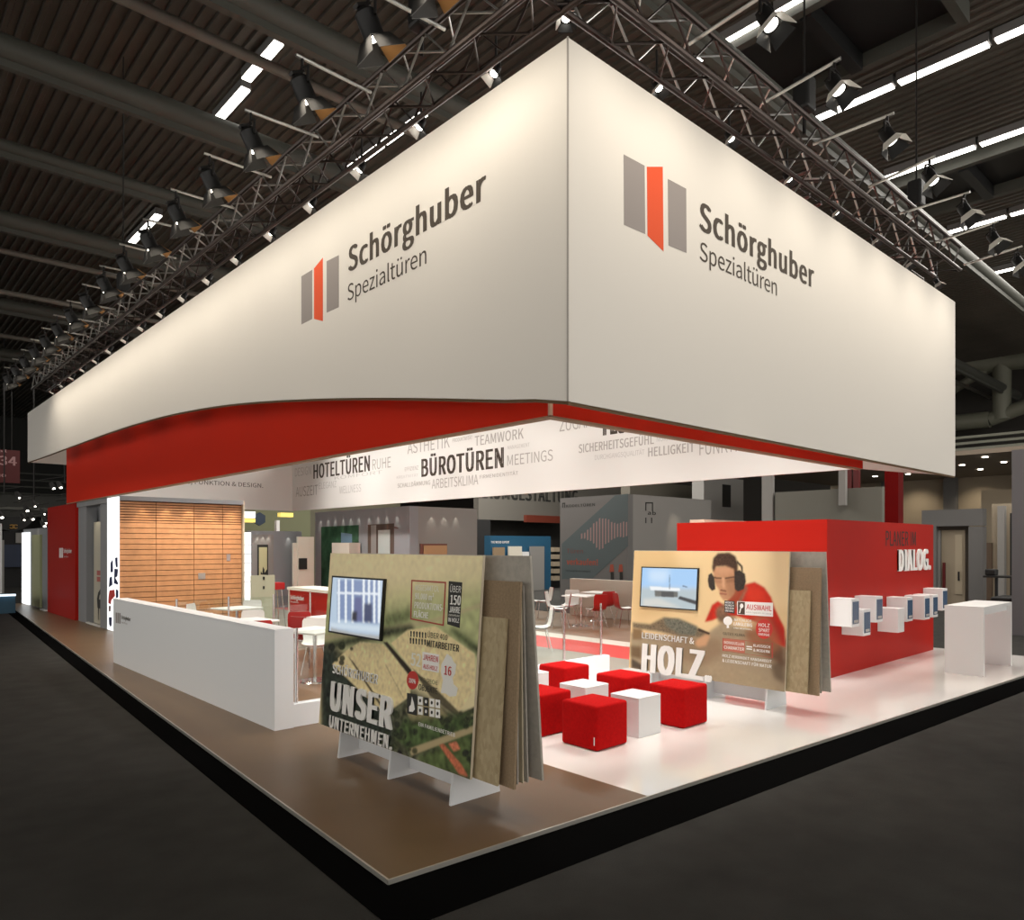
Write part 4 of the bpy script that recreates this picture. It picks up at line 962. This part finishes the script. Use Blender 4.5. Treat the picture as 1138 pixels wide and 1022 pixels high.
# ================================================================ CAFE FURNITURE
def table_proto():
    t = thing('bistro_table', 'x', 'table', (0,0,0))
    MB().rbox(-.36, .36, -.36, .36, .735, .765, .006, 1).build('table_top', CLOTHW, t)
    MB().tube([(0,0,.02), (0,0,.735)], .03, 12).build('pedestal', STEEL, t, True)
    MB().disc((0,0,0), .24, .02, 24, .22).build('base_plate', STEEL, t, True)
    return t
def chair_proto():
    """seat faces +y, back at -y"""
    t = thing('shell_chair', 'x', 'chair', (0,0,0))
    prof = [(.22, .455), (.19, .465), (.10, .452), (0, .445), (-.10, .448), (-.17, .47), (-.205, .52), (-.225, .60), (-.24, .70), (-.255, .80), (-.262, .84)]
    wid = [.17, .195, .205, .21, .205, .19, .18, .19, .20, .195, .17]
    def shell(off, name, m_):
        vs = []; n = len(prof); m2 = 7
        for i, (y, z) in enumerate(prof):
            a = prof[max(0, i-1)]; b = prof[min(n-1, i+1)]; ty, tz = b[0]-a[0], b[1]-a[1]; L = math.hypot(ty, tz); ny, nz = -tz/L, ty/L  # normal
            for j in range(m2):
                s = -1+2*j/(m2-1); bow = .018*s*s
                yy_ = y; vs.append((s*wid[i], y+ny*(off)-ny*bow*0 + (bow if i > 5 else 0), z+nz*off+(bow if i <= 5 else 0)))
        th_ = .009
        fs = [(i*m2+j, i*m2+j+1, (i+1)*m2+j+1, (i+1)*m2+j) for i in range(n-1) for j in range(m2-1)]
        mb_ = MB().add(vs, fs); o = mb_.build(name, m_, t, True); return o
    shell(0, 'shell_front', CLOTHW); shell(.012, 'shell_back', REDSH)
    for sx_ in (-1, 1):
        MB().tube([(sx_*.12, .14, .44), (sx_*.21, .21, 0)], .009, 6).build('leg', STEEL, t)
        MB().tube([(sx_*.12, -.12, .43), (sx_*.21, -.22, 0)], .009, 6).build('leg', STEEL, t)
    MB().box(-.13, .13, -.13, .15, .428, .440).build('seat_bracket', STEEL, t)
    return t
tp_, cp_ = table_proto(), chair_proto(); ut = [False]; uc = [False]
def ptable(x, y, rz, lab, grp):
    t = tp_ if not ut[0] else copy_tree(tp_); ut[0] = True; t.location = (x, y, .004 if x < 8.2 and y < 13.1 else 0); t.rotation_euler.z = rz; tag(t, lab, 'table', grp)
def pchair(x, y, fx, fy, lab, grp):   # faces the point (fx, fy)
    t = cp_ if not uc[0] else copy_tree(cp_); uc[0] = True; t.location = (x, y, .004 if x < 8.2 and y < 13.1 else 0)
    t.rotation_euler.z = math.atan2(fy-y, fx-x)-math.pi/2; tag(t, lab, 'chair', grp)
GT, GC = 'white bistro tables', 'red and white shell chairs'
ptable(5.2, 9.98, .3, 'white bistro table seen through the glass beside the low wall end', GT)
pchair(4.72, 10.35, 5.2, 9.98, 'white shell chair left of the table behind the glass railing', GC)
pchair(5.75, 9.75, 5.2, 9.98, 'white shell chair in profile right of the table behind the glass railing', GC)
pchair(4.35, 9.6, 5.3, 10.0, 'chair with red back right behind the end of the low wall', GC)
pchair(5.55, 10.65, 5.2, 9.98, 'white shell chair behind the nearest cafe table', GC)
ptable(5.05, 12.0, .1, 'white bistro table partly hidden behind the middle of the low wall', GT)
pchair(5.42, 12.74, 5.05, 12.0, 'white shell chair facing front behind the middle of the low wall', GC)
pchair(4.75, 12.65, 5.05, 12.0, 'white shell chair close to the slatted wall', GC)
pchair(4.9, 11.35, 5.05, 12.0, 'chair with dark red back low behind the wall edge', GC)
pchair(7.1, 11.2, 7.4, 12.4, 'chair with red back just left of the flat screen on the aerial photo board', GC)
ptable(6.45, 11.6, .2, 'white bistro table in the middle of the cafe', GT)
pchair(6.1, 12.35, 6.9, 14.5, 'chair turned with its red back to the viewer left of the counter', GC)
pchair(7.05, 12.35, 6.45, 11.6, 'white shell chair in front of the red reception counter', GC)
pchair(6.35, 10.95, 6.45, 11.6, 'chair with red back beside the edge of the aerial photo board', GC)
pchair(5.80, 11.35, 6.45, 11.6, 'white shell chair in profile above the low wall corner', GC)
ptable(5.9, 14.6, .2, 'white bistro table behind the far glass railing', GT)
pchair(5.4, 15.1, 5.9, 14.6, 'white shell chair behind the far glass railing left', GC)
pchair(6.4, 15.2, 5.9, 14.6, 'white shell chair behind the far glass railing next to the door sample', GC)
# right part seen past the stools
ptable(13.75, 12.4, .2, 'white bistro table in the right part of the cafe above the back red stool', GT)
pchair(13.55, 11.75, 13.75, 12.4, 'chair with a full red back turned to the viewer right of the posts', GC)
pchair(13.05, 12.45, 12.2, 13.4, 'chair with narrow red back left of the first chrome post', GC)
pchair(14.1, 13.1, 13.4, 12.7, 'slim red edged chair in profile between the chrome posts', GC)
pchair(13.4, 12.95, 13.75, 12.4, 'white shell chair left behind the right cafe table', GC)
ptable(14.98, 12.9, .2, 'white bistro table nearest the cream low wall', GT)
pchair(14.55, 12.35, 14.75, 13.0, 'chair with red back in front of the cream low wall', GC)
pchair(14.35, 11.5, 14.9, 11.2, 'white shell chair right of the red backed chair by the cream wall', GC)
pchair(14.9, 10.9, 14.4, 10.6, 'white seat chair near the left edge of the worker board', GC)
ptable(14.9, 10.2, .2, 'white bistro table partly hidden by the worker board', GT)
pchair(14.5, 14.5, 13.8, 14.9, 'red backed chair in profile at the left beside the aerial photo board', GC)
ptable(13.6, 14.9, .2, 'white bistro table beside the grey rear panel edge', GT)
pchair(9.85, 9.95, 9.1, 10.5, 'red and white chair in profile on the grey floor left of the chrome posts', GC)
t = thing('cream_low_wall', 'cream low wall running behind the right cafe chairs', 'low wall', (15.7, 12, 0))
box('wall_body', mat('cream_wall', (.66, .60, .52), .6), t, 15.7, 15.85, 9.5, 14.6, 0, 1.05)

# ================================================================ HALL BACKGROUND
t = thing('neighbour_stand', 'grey neighbour stand wall with a diagonal poster of pink bars', 'exhibition stand', (20, 16, ZG))
box('poster_wall', GREYD, t, 20, 20.3, 15.9, 19.1, ZG, 3.78); box('side_wall', GREYW, t, 20.3, 25.2, 15.9, 16.2, ZG, 3.78)
pk = Plane((20, 0, 0), (0, -1, 0), (0, 0, 1)); c = lambda x, y: (590+x/4.215, 520+y/4.215)
decal(pk, [c(145,355), c(395,128), c(455,120), c(455,365), c(290,515), c(145,520)], mat('poster_teal', (.085, .11, .115), .6), t, 'poster_band', .006)
for i in range(16):
    x = 235+i*14; h = [12, 14, 26, 34, 52, 68, 82, 78, 66, 60, 46, 40, 34, 36, 40, 36][i]; y = 320-i*2 + (10 if i in (5, 6, 7) else 0)
    decal(pk, [c(x, y-h), c(x+7, y-h-3), c(x+7, y+h*.75), c(x, y+h*.75+3)], mat('poster_pink', (.30, .20, .19), .6), t, 'poster_bar', .009)
decal(pk, [c(147,165), c(151,165), c(151,185), c(147,185)], INKB, t, 'logo_mark', .006); decal(pk, [c(157,165), c(161,165), c(161,185), c(157,185)], INKB, t, 'logo_mark', .006); decal(pk, [c(147,163), c(161,162), c(161,167), c(147,168)], INKB, t, 'logo_mark', .006)
tx(pk, 'KODELTÜREN', 166, 172, 184, 300, INKB, t, .03, 176, cc=c, n0=.006)
ORR = mat('poster_orange', (.34, .07, .04), .6)
tx(pk, 'Türen', 168, 378, 398, 245, mat('poster_dull_red', (.17, .06, .05), .6), t, .0, 398, cc=c, n0=.008); tx(pk, 'verkaufen!', 168, 425, 452, 314, ORR, t, .03, 448, cc=c, n0=.008)
tx(pk, 'Das Konzept für den Fachhandel', 165, 476, 483, 280, BLACK, t, 0, 480, cc=c, n0=.008)
for x in (368, 410): decal(pk, [c(x+4,452), c(x+18,450), c(x+22,485), c(x,487)], ORR, t, 'figure_print', .009); decal(pk, [c(x+6,487), c(x+20,486), c(x+22,525), c(x+6,525)], INKB, t, 'figure_print', .009)
pk2 = Plane((0, 15.9, 0), (1, 0, 0), (0, 0, 1))
for q in [[(535,160),(571,160),(571,166),(535,166)], [(535,166),(540,166),(540,200),(535,200)], [(566,166),(571,166),(571,200),(566,200)], [(535,232),(540,232),(540,258),(535,258)], [(562,232),(567,232),(567,258),(562,258)]]:
    decal(pk2, [c(*p) for p in q], INKB, t, 'logo_mark', .006)
tx(pk2, 'ab', 546, 200, 218, 584, INKB, t, .03, 218, cc=c, n0=.006)
spot('downlight_beam', (22.4, 15.0, 3.9), (22.9, 15.9, 2.2), 60, 50, 1, (1, .85, .65), r=.05)
# blue stand
t = thing('blue_stand', 'blue neighbour stand wall with door samples behind the aerial photo board', 'exhibition stand', (20, 26, ZG))
def bg(name, m_, x0, y0, x1, Y, th_, yb=None, par=None):
    a = ony(x0, y0, Y); b = ony(x1, y0, Y); z0 = ZG if yb is None else ony(x0, yb, Y).z
    return box(name, m_, par or t, a.x, b.x, Y, Y+th_, z0, a.z)
bg('blue_wall', mat('stand_blue', (.015, .085, .16), .5), 545, 595, 612, 24, .4)
bg('door_sample', CHIP, 549, 608, 561, 23.8, .1); bg('door_sample', CREAM, 566, 607, 580, 23.8, .1); bg('door_sample', WHITE, 581, 613, 588, 23.75, .1); bg('door_sample', GREYW, 590, 607, 605, 23.8, .1)
psb = Plane((0, 24, 0), (1, 0, 0), (0, 0, 1)); put_text(psb, 'THE WOOD EXPERT', 545.5, 601, 603.5, 566, TEXTW, t, .02, n0=.003)
t = thing('shelf_rack', 'narrow shelf rack with pale items left of the diagonal poster wall', 'shelf', (20, 24, ZG))
bg('rack_frame', BLACK, 613.5, 600, 623, 24.6, .3)
for k in range(5): bg('shelf_board', BEIGE, 615.5, 608+k*8, 622, 24.3, .25, 613+k*8)
# upper hall fascia with cut-off black lettering
t = thing('overhead_fascia', 'wide grey overhead fascia with black lettering cut off by the frieze', 'fascia', (24, 28, 4))
bg('fascia_panel', mat('fascia_grey', (.155, .145, .125), .7), 532, 520, 625, 28, .4, 577); bg('fascia_panel', mat('fascia_grey', (.155, .145, .125), .7), 625, 520, 735, 28, .4, 562)
pfs = Plane((0, 28, 0), (1, 0, 0), (0, 0, 1)); put_text(pfs, 'RAUMGESTALTUNG', 531, 537, 553, 642, INKB, t, .04, n0=.01, Rbase=549)
bg('red_band', mat('dull_red', (.16, .03, .015), .6), 585, 572, 625, 27.8, .2, 580)
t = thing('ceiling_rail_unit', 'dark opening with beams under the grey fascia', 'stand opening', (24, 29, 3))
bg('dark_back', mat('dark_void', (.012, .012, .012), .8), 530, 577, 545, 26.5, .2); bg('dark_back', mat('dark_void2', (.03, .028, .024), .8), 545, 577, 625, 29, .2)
# greenish upper wall, lamps and hexagon sign over the cafe back
t = thing('olive_hall_wall', 'dull olive wall seen between the frieze and the grey partition', 'wall panel', (11, 32, 3))
bg('wall_panel', mat('olive_paint', (.17, .18, .10), .7), 262, 540, 345, 32, .3); bg('wall_panel', mat('olive_paint2', (.16, .15, .10), .7), 345, 540, 445, 34, .3)
t = thing('hexagon_sign', 'dark blue hexagon sign hanging left above the cafe', 'sign', ony(289, 576, 30.5))
o = MB().prism([ony(289+7*math.sin(k*math.pi/3), 576.5-7.5*math.cos(k*math.pi/3), 30.5) for k in range(6)], (0, .15, 0)).build('hexagon_plate', mat('hex_blue', (.015, .03, .06), .4), t)
t = thing('pendant_lamp', 'yellow lit box lamp left of the hexagon sign', 'lamp', ony(275, 578, 30), 'yellow box lamps'); bg('lamp_shade', YEL, 268, 576, 284, 30, .3, 580)
bg('white_glow', LBOX, 268, 568, 284, 30.05, .3, 575)
t = thing('pendant_lamp', 'yellow lit box lamp right of the hexagon sign', 'lamp', ony(320, 571, 30), 'yellow box lamps'); bg('lamp_shade', YEL, 312, 569.5, 326, 30, .3, 574)
t = thing('white_post', 'short bright white post between the two yellow lamps', 'post', ony(309, 585, 29)); bg('post_body', WHITE, 307.5, 578, 311, 29, .2)

# right-hand background
t = thing('white_pillar', 'pale wide pillar with a dark window above the red cabin', 'pillar', (27, 15.5, 0))
bg('pillar_body', GREYW, 782, 528, 826, 18, .6); bg('pillar_window', BLACK, 803, 538, 812, 17.98, .02, 563); bg('upper_beam', mat('dark_beam', (.10, .09, .07), .6), 700, 533, 782, 20, .5, 552)
t = thing('grey_banner_wall', 'wide grey stand wall behind the red cabin roof', 'exhibition stand', (24, 9, 0))
box('wall_body', mat('stand_grey_green', (.15, .145, .12), .6), t, 24, 24.2, 9.05, 12.6, ZG, 3.85); box('end_post', GREYW, t, 24, 24.15, 12.7, 13.1, ZG, 4.7); box('end_post', GREYW, t, 23.8, 23.95, 10.1, 10.32, 3.3, 5.2)
RDK = mat('dark_red_panel', (.10, .006, .006), .5)
for (x0, x1, lab) in ((934, 946, 'wide dark red hanging strip under the right end of the frieze'), (948, 954, 'narrow dark red hanging strip under the right end of the frieze')):
    a = onx(x0, 520, 26.2); b = onx(x1, 520, 26.2); tag(MB().box(26.2, 26.35, a.y, b.y, 3.7, 5.6).build('hanging_strip', RDK), lab, 'hanging strip', 'dark red strips')
# big stand with canopy and downlights
t = thing('canopy_stand', 'large beige stand with a canopy of small downlights at the far right', 'exhibition stand', (29, 3, 0))
box('canopy', mat('canopy_brown', (.20, .16, .12), .7), t, 27, 36.5, 4.0, 16, 4.95, 5.1)
box('back_wall', BEIGE, t, 36, 36.3, 4.0, 16, ZG, 4.95)
for y in (7.6, 10.4, 13): box('wall_pilaster', GREYD, t, 35.7, 36, y, y+.5, ZG, 4.95)
for i in range(6):
    for j in range(3):
        x = 28+j*2.2; y = 6.0+i*1.3; MB().disc((x, y, 4.925), .09, .02, 12).build('downlight', LAMPE, t)
for y in (7, 9.5, 12): spot('downlight_beam', (34.6, y, 4.9), (36, y, 2.8), 120, 90, 1, (1, .85, .65), r=.1)
# grey portal
t = thing('grey_portal', 'grey door portal behind the right end of the red cabin', 'door display', (28, 7, 0))
def px_(name, m_, x0, y0, x1, X, th_, yb=None, off=0):
    a = onx(x0, y0, X); b = onx(x1, y0, X); z0 = ZG if yb is None else onx(x0, yb, X).z; return box(name, m_, t, X, X+th_, b.y, a.y, z0, a.z)
px_('portal_head', GREYD, 1024, 567, 1092, 28, .4, 585); px_('portal_post', GREYD, 1076, 585, 1092, 28, .4); px_('portal_post', GREYD, 1024, 585, 1040, 28, .4)
px_('door_frame', mat('frame_brown', (.10, .08, .06), .6), 1040, 585, 1076, 28.3, .1)
px_('door_leaf', BEIGE, 1046, 589, 1072, 28.22, .06); px_('side_light', GREYW, 1041, 589, 1045, 28.2, .06); px_('door_panel', mat('beige_light', (.42, .35, .25), .6), 1061, 594, 1069, 28.19, .02, 660)
px_('red_item', RDK, 1047, 625, 1050, 28.1, .06); px_('door_handle', BLACK, 1064, 635, 1066, 28.16, .02, 645)
t = thing('grey_pillar', 'tall grey pillar at the right edge of the picture', 'pillar', (17.6, 2, 0))
px_('pillar_body', mat('pillar_grey', (.17, .17, .18), .5), 1124, 500, 1160, 19.8, .5)
t = thing('beige_side_wall', 'beige stand walls between the grey portal and the grey pillar', 'exhibition stand', (26, 4, 0))
px_('tall_wall', BEIGE, 1102, 560, 1126, 26.5, .3); px_('narrow_wall', GREYW, 1108, 562, 1116, 26.2, .2); px_('dark_strip', BLACK, 1122, 570, 1125, 26.1, .2); px_('wood_post', mat('post_brown', (.10, .065, .04), .6), 1096, 603, 1102, 26.4, .2)
px_('back_wall', BEIGE, 1090, 545, 1130, 29.5, .3)
t = thing('high_table', 'thin dark high table with small items beyond the white counter', 'table', onx(1112, 640, 22))
px_('table_top', BLACK, 1092, 639.5, 1124, 22, .7, 641.5); a = onx(1107, 641, 22.3)
MB().tube([(22.3, a.y, ZG), (22.3, a.y, a.z)], .04, 8).build('table_leg', BLACK, t)
a = onx(1101, 639, 22.2); tag(MB().rbox(22.1, 22.4, a.y-.12, a.y+.12, a.z, a.z+.16, .03).build('desk_telephone', BLACK), 'small black device on the thin dark high table', 'device')
t = thing('black_bench', 'black upholstered bench behind the white counter', 'bench', onx(1115, 680, 21))
a = onx(1100, 663, 20.6); b = onx(1129, 663, 20.6)
MB().rbox(20.6, 21.6, b.y, a.y, a.z-.25, a.z, .04).build('seat_cushion', BLACK, t)
MB().box(20.7, 21.5, b.y+.08, a.y-.08, ZG, a.z-.25).build('bench_base', BLACK, t)
for (y0, y1) in ((1.6, 3.0),): pass
# far-left neighbours
t = thing('number_sign', 'red hanging hall sign with white number at the left edge', 'sign', onx(10, 515, 8.2))
pn = Plane((0, 40, 0), (1, 0, 0), (0, 0, 1)); a = ony(-30, 497, 40); b = ony(22.5, 537, 40)
box('sign_plate', mat('sign_red', (.09, .006, .006), .5), t, a.x, b.x, 40, 40.15, b.z, a.z)
put_text(pn, 'Saal', -22, 497.5, 500.5, 8, mat('sign_pink', (.45, .25, .25), .6), t, .0, n0=.005); put_text(pn, 'B34', -12, 505.5, 515.5, 19, mat('sign_pink', (.45, .25, .25), .6), t, .03, n0=.005); put_text(pn, 'ao', -4, 525, 529.5, 7, mat('sign_pink', (.45, .25, .25), .6), t, .05, n0=.005)
MB().tube([(a.x+.5, 40.07, a.z), (a.x+.5, 40.07, 10.9)], .02, 6).build('hanging_wire', DARK, t); MB().tube([(b.x-.3, 40.07, a.z), (b.x-.3, 40.07, 10.9)], .02, 6).build('hanging_wire', DARK, t)
t = thing('arched_sign_stand', 'black curved stand header with a gold ring emblem at far left', 'exhibition stand', ony(15, 590, 44))
P_ = [ony(x, y, 44) for x, y in [(-30,576),(-5,574),(15,573.5),(36,576),(36,580),(28,587),(15,590.5),(3,588),(-6,583),(-30,580)]]
MB().prism(P_, (0, 1, 0)).build('curved_header', BLACK, t)
GOLD = mat('gold_emblem', (.45, .25, .06), .4)
for cx_ in (13.5, 17.5): MB().tube([ony(cx_+3.0*math.cos(k*math.pi/9), 585+1.9*math.sin(k*math.pi/9), 43.9) for k in range(2, 17)] if cx_ > 15 else [ony(cx_+3.0*math.cos(k*math.pi/9+math.pi), 585+1.9*math.sin(k*math.pi/9+math.pi), 43.9) for k in range(2, 17)], .025, 5).build('gold_ring', GOLD, t)
def bgt(name, lab, cat, m_, x0, y0, x1, Y, th_, yb=None, grp=None):
    global t
    t = thing(name, lab, cat, ony(x0, y0, Y), grp); return bg(name+'_body', m_, x0, y0, x1, Y, th_, yb)
bgt('white_booth_wall', 'white stand wall at the extreme left edge', 'exhibition stand', WHITE, -30, 581, 2.5, 32, .4)
bg('low_part', GREYW, 2.5, 600, 5, 32.1, .3)
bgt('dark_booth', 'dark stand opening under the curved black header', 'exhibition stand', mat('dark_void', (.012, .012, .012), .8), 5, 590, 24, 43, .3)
bg('pale_panel', GREYW, 18, 592, 26, 42.9, .1, 603); bg('blue_panel', mat('dim_blue', (.02, .03, .06), .6), 5, 605, 24, 42.8, .1, 630)
bgt('blue_edge_plinth', 'low plinth with a glowing blue white edge at the left', 'plinth', mat('plinth_blue', (.03, .10, .16), .5), -40, 664, 17.5, 26.5, 1.5, None)
bg('glowing_edge', mat('edge_glow', (.8, .9, 1), .5, emit=(.75, .9, 1), es=1.2), -40, 662, 18, 26.4, .1, 664.3)
# small lamp clusters far left
for (px, py, n_, lab) in ((72, 542, 5, 'cluster of small bright lamps left of the red frieze end'), (38, 562, 7, 'dark tangled cluster of lamps at the far left'), (5, 553, 2, 'single round lamp at the left edge')):
    o = ony(px, py, 38); t = thing('lamp_cluster', lab, 'lamp cluster', o, 'lamp clusters')
    MB().tube([o+Vector((0, 0, .2)), Vector((o.x, o.y, 10.9))], .03, 6).build('suspension', DARK, t)
    for k in range(n_):
        q = o+Vector((random.uniform(-.5, .5), random.uniform(-.4, .4), random.uniform(-.7, .3)))
        MB().tube([q, q+Vector((.1, -.1, -.25))], [.08, .13], 8).build('lamp_head', DARK, t); MB().tube([q+Vector((.1,-.1,-.25)), q+Vector((.1,-.11,-.28))], .055 if k % 2 else .03, 8).build('glowing_lens', LAMPE, t)
        MB().tube([q+Vector((-.4, 0, .1)), q+Vector((.3, 0, .25))], .02, 5).build('rod', DARK, t)
t = thing('hall_gallery', 'dim grey gallery band across the far left end of the hall', 'gallery', (8, 58, 4))
bg('gallery_band', mat('gallery_grey', (.10, .10, .09), .7), -60, 545, 120, 55, .4, 572); bg('gallery_rail', mat('gallery_light', (.25, .25, .22), .7), -60, 561, 120, 54.6, .2, 564)
for k in range(4): bg('dark_rail', BEAMM, -60, 520+k*8, 120, 54+k*.2, .2, 521.5+k*8)

# ================================================================ GENERAL LIGHT
w = bpy.data.worlds.new('World'); bpy.context.scene.world = w; w.use_nodes = True
w.node_tree.nodes['Background'].inputs[0].default_value = (1.0, .95, .88, 1); w.node_tree.nodes['Background'].inputs[1].default_value = 1.7
def area(name, loc, aim, power, sx_, sy_, col=(1, .95, .88)):
    L = bpy.data.lights.new(name, 'AREA'); L.shape = 'RECTANGLE'; L.size = sx_; L.size_y = sy_; L.energy = power; L.color = col
    o = bpy.data.objects.new(name, L); C.objects.link(o); o.location = loc; o.rotation_euler = (Vector(aim)-Vector(loc)).to_track_quat('-Z', 'Y').to_euler(); return o
area('hall_light', (22, 4, 10.5), (22, 4, 0), 1500, 12, 8)
area('hall_light', (20, 22, 9), (20, 22, 0), 2600, 10, 10)
area('hall_light', (6, 36, 9), (6, 36, 0), 250, 10, 10)

# ================================================================ CAMERA
cam = bpy.data.cameras.new('Camera'); co = bpy.data.objects.new('Camera', cam); C.objects.link(co)
cam.sensor_fit = 'HORIZONTAL'; cam.sensor_width = 36; cam.lens = F/1138*36
cam.shift_y = (HY-511)/1138; cam.shift_x = 0
cam.clip_start = .05; cam.clip_end = 300
co.location = (0, 0, H); co.rotation_euler = (math.pi/2, 0, -math.atan2(.6762, .7363))
sc = bpy.context.scene; sc.camera = co
sc.view_settings.view_transform = 'Standard'; sc.view_settings.look = 'None'; sc.view_settings.exposure = 0; sc.view_settings.gamma = 1
sc.cycles.max_bounces = 6; sc.cycles.transparent_max_bounces = 12; sc.cycles.sample_clamp_indirect = 5
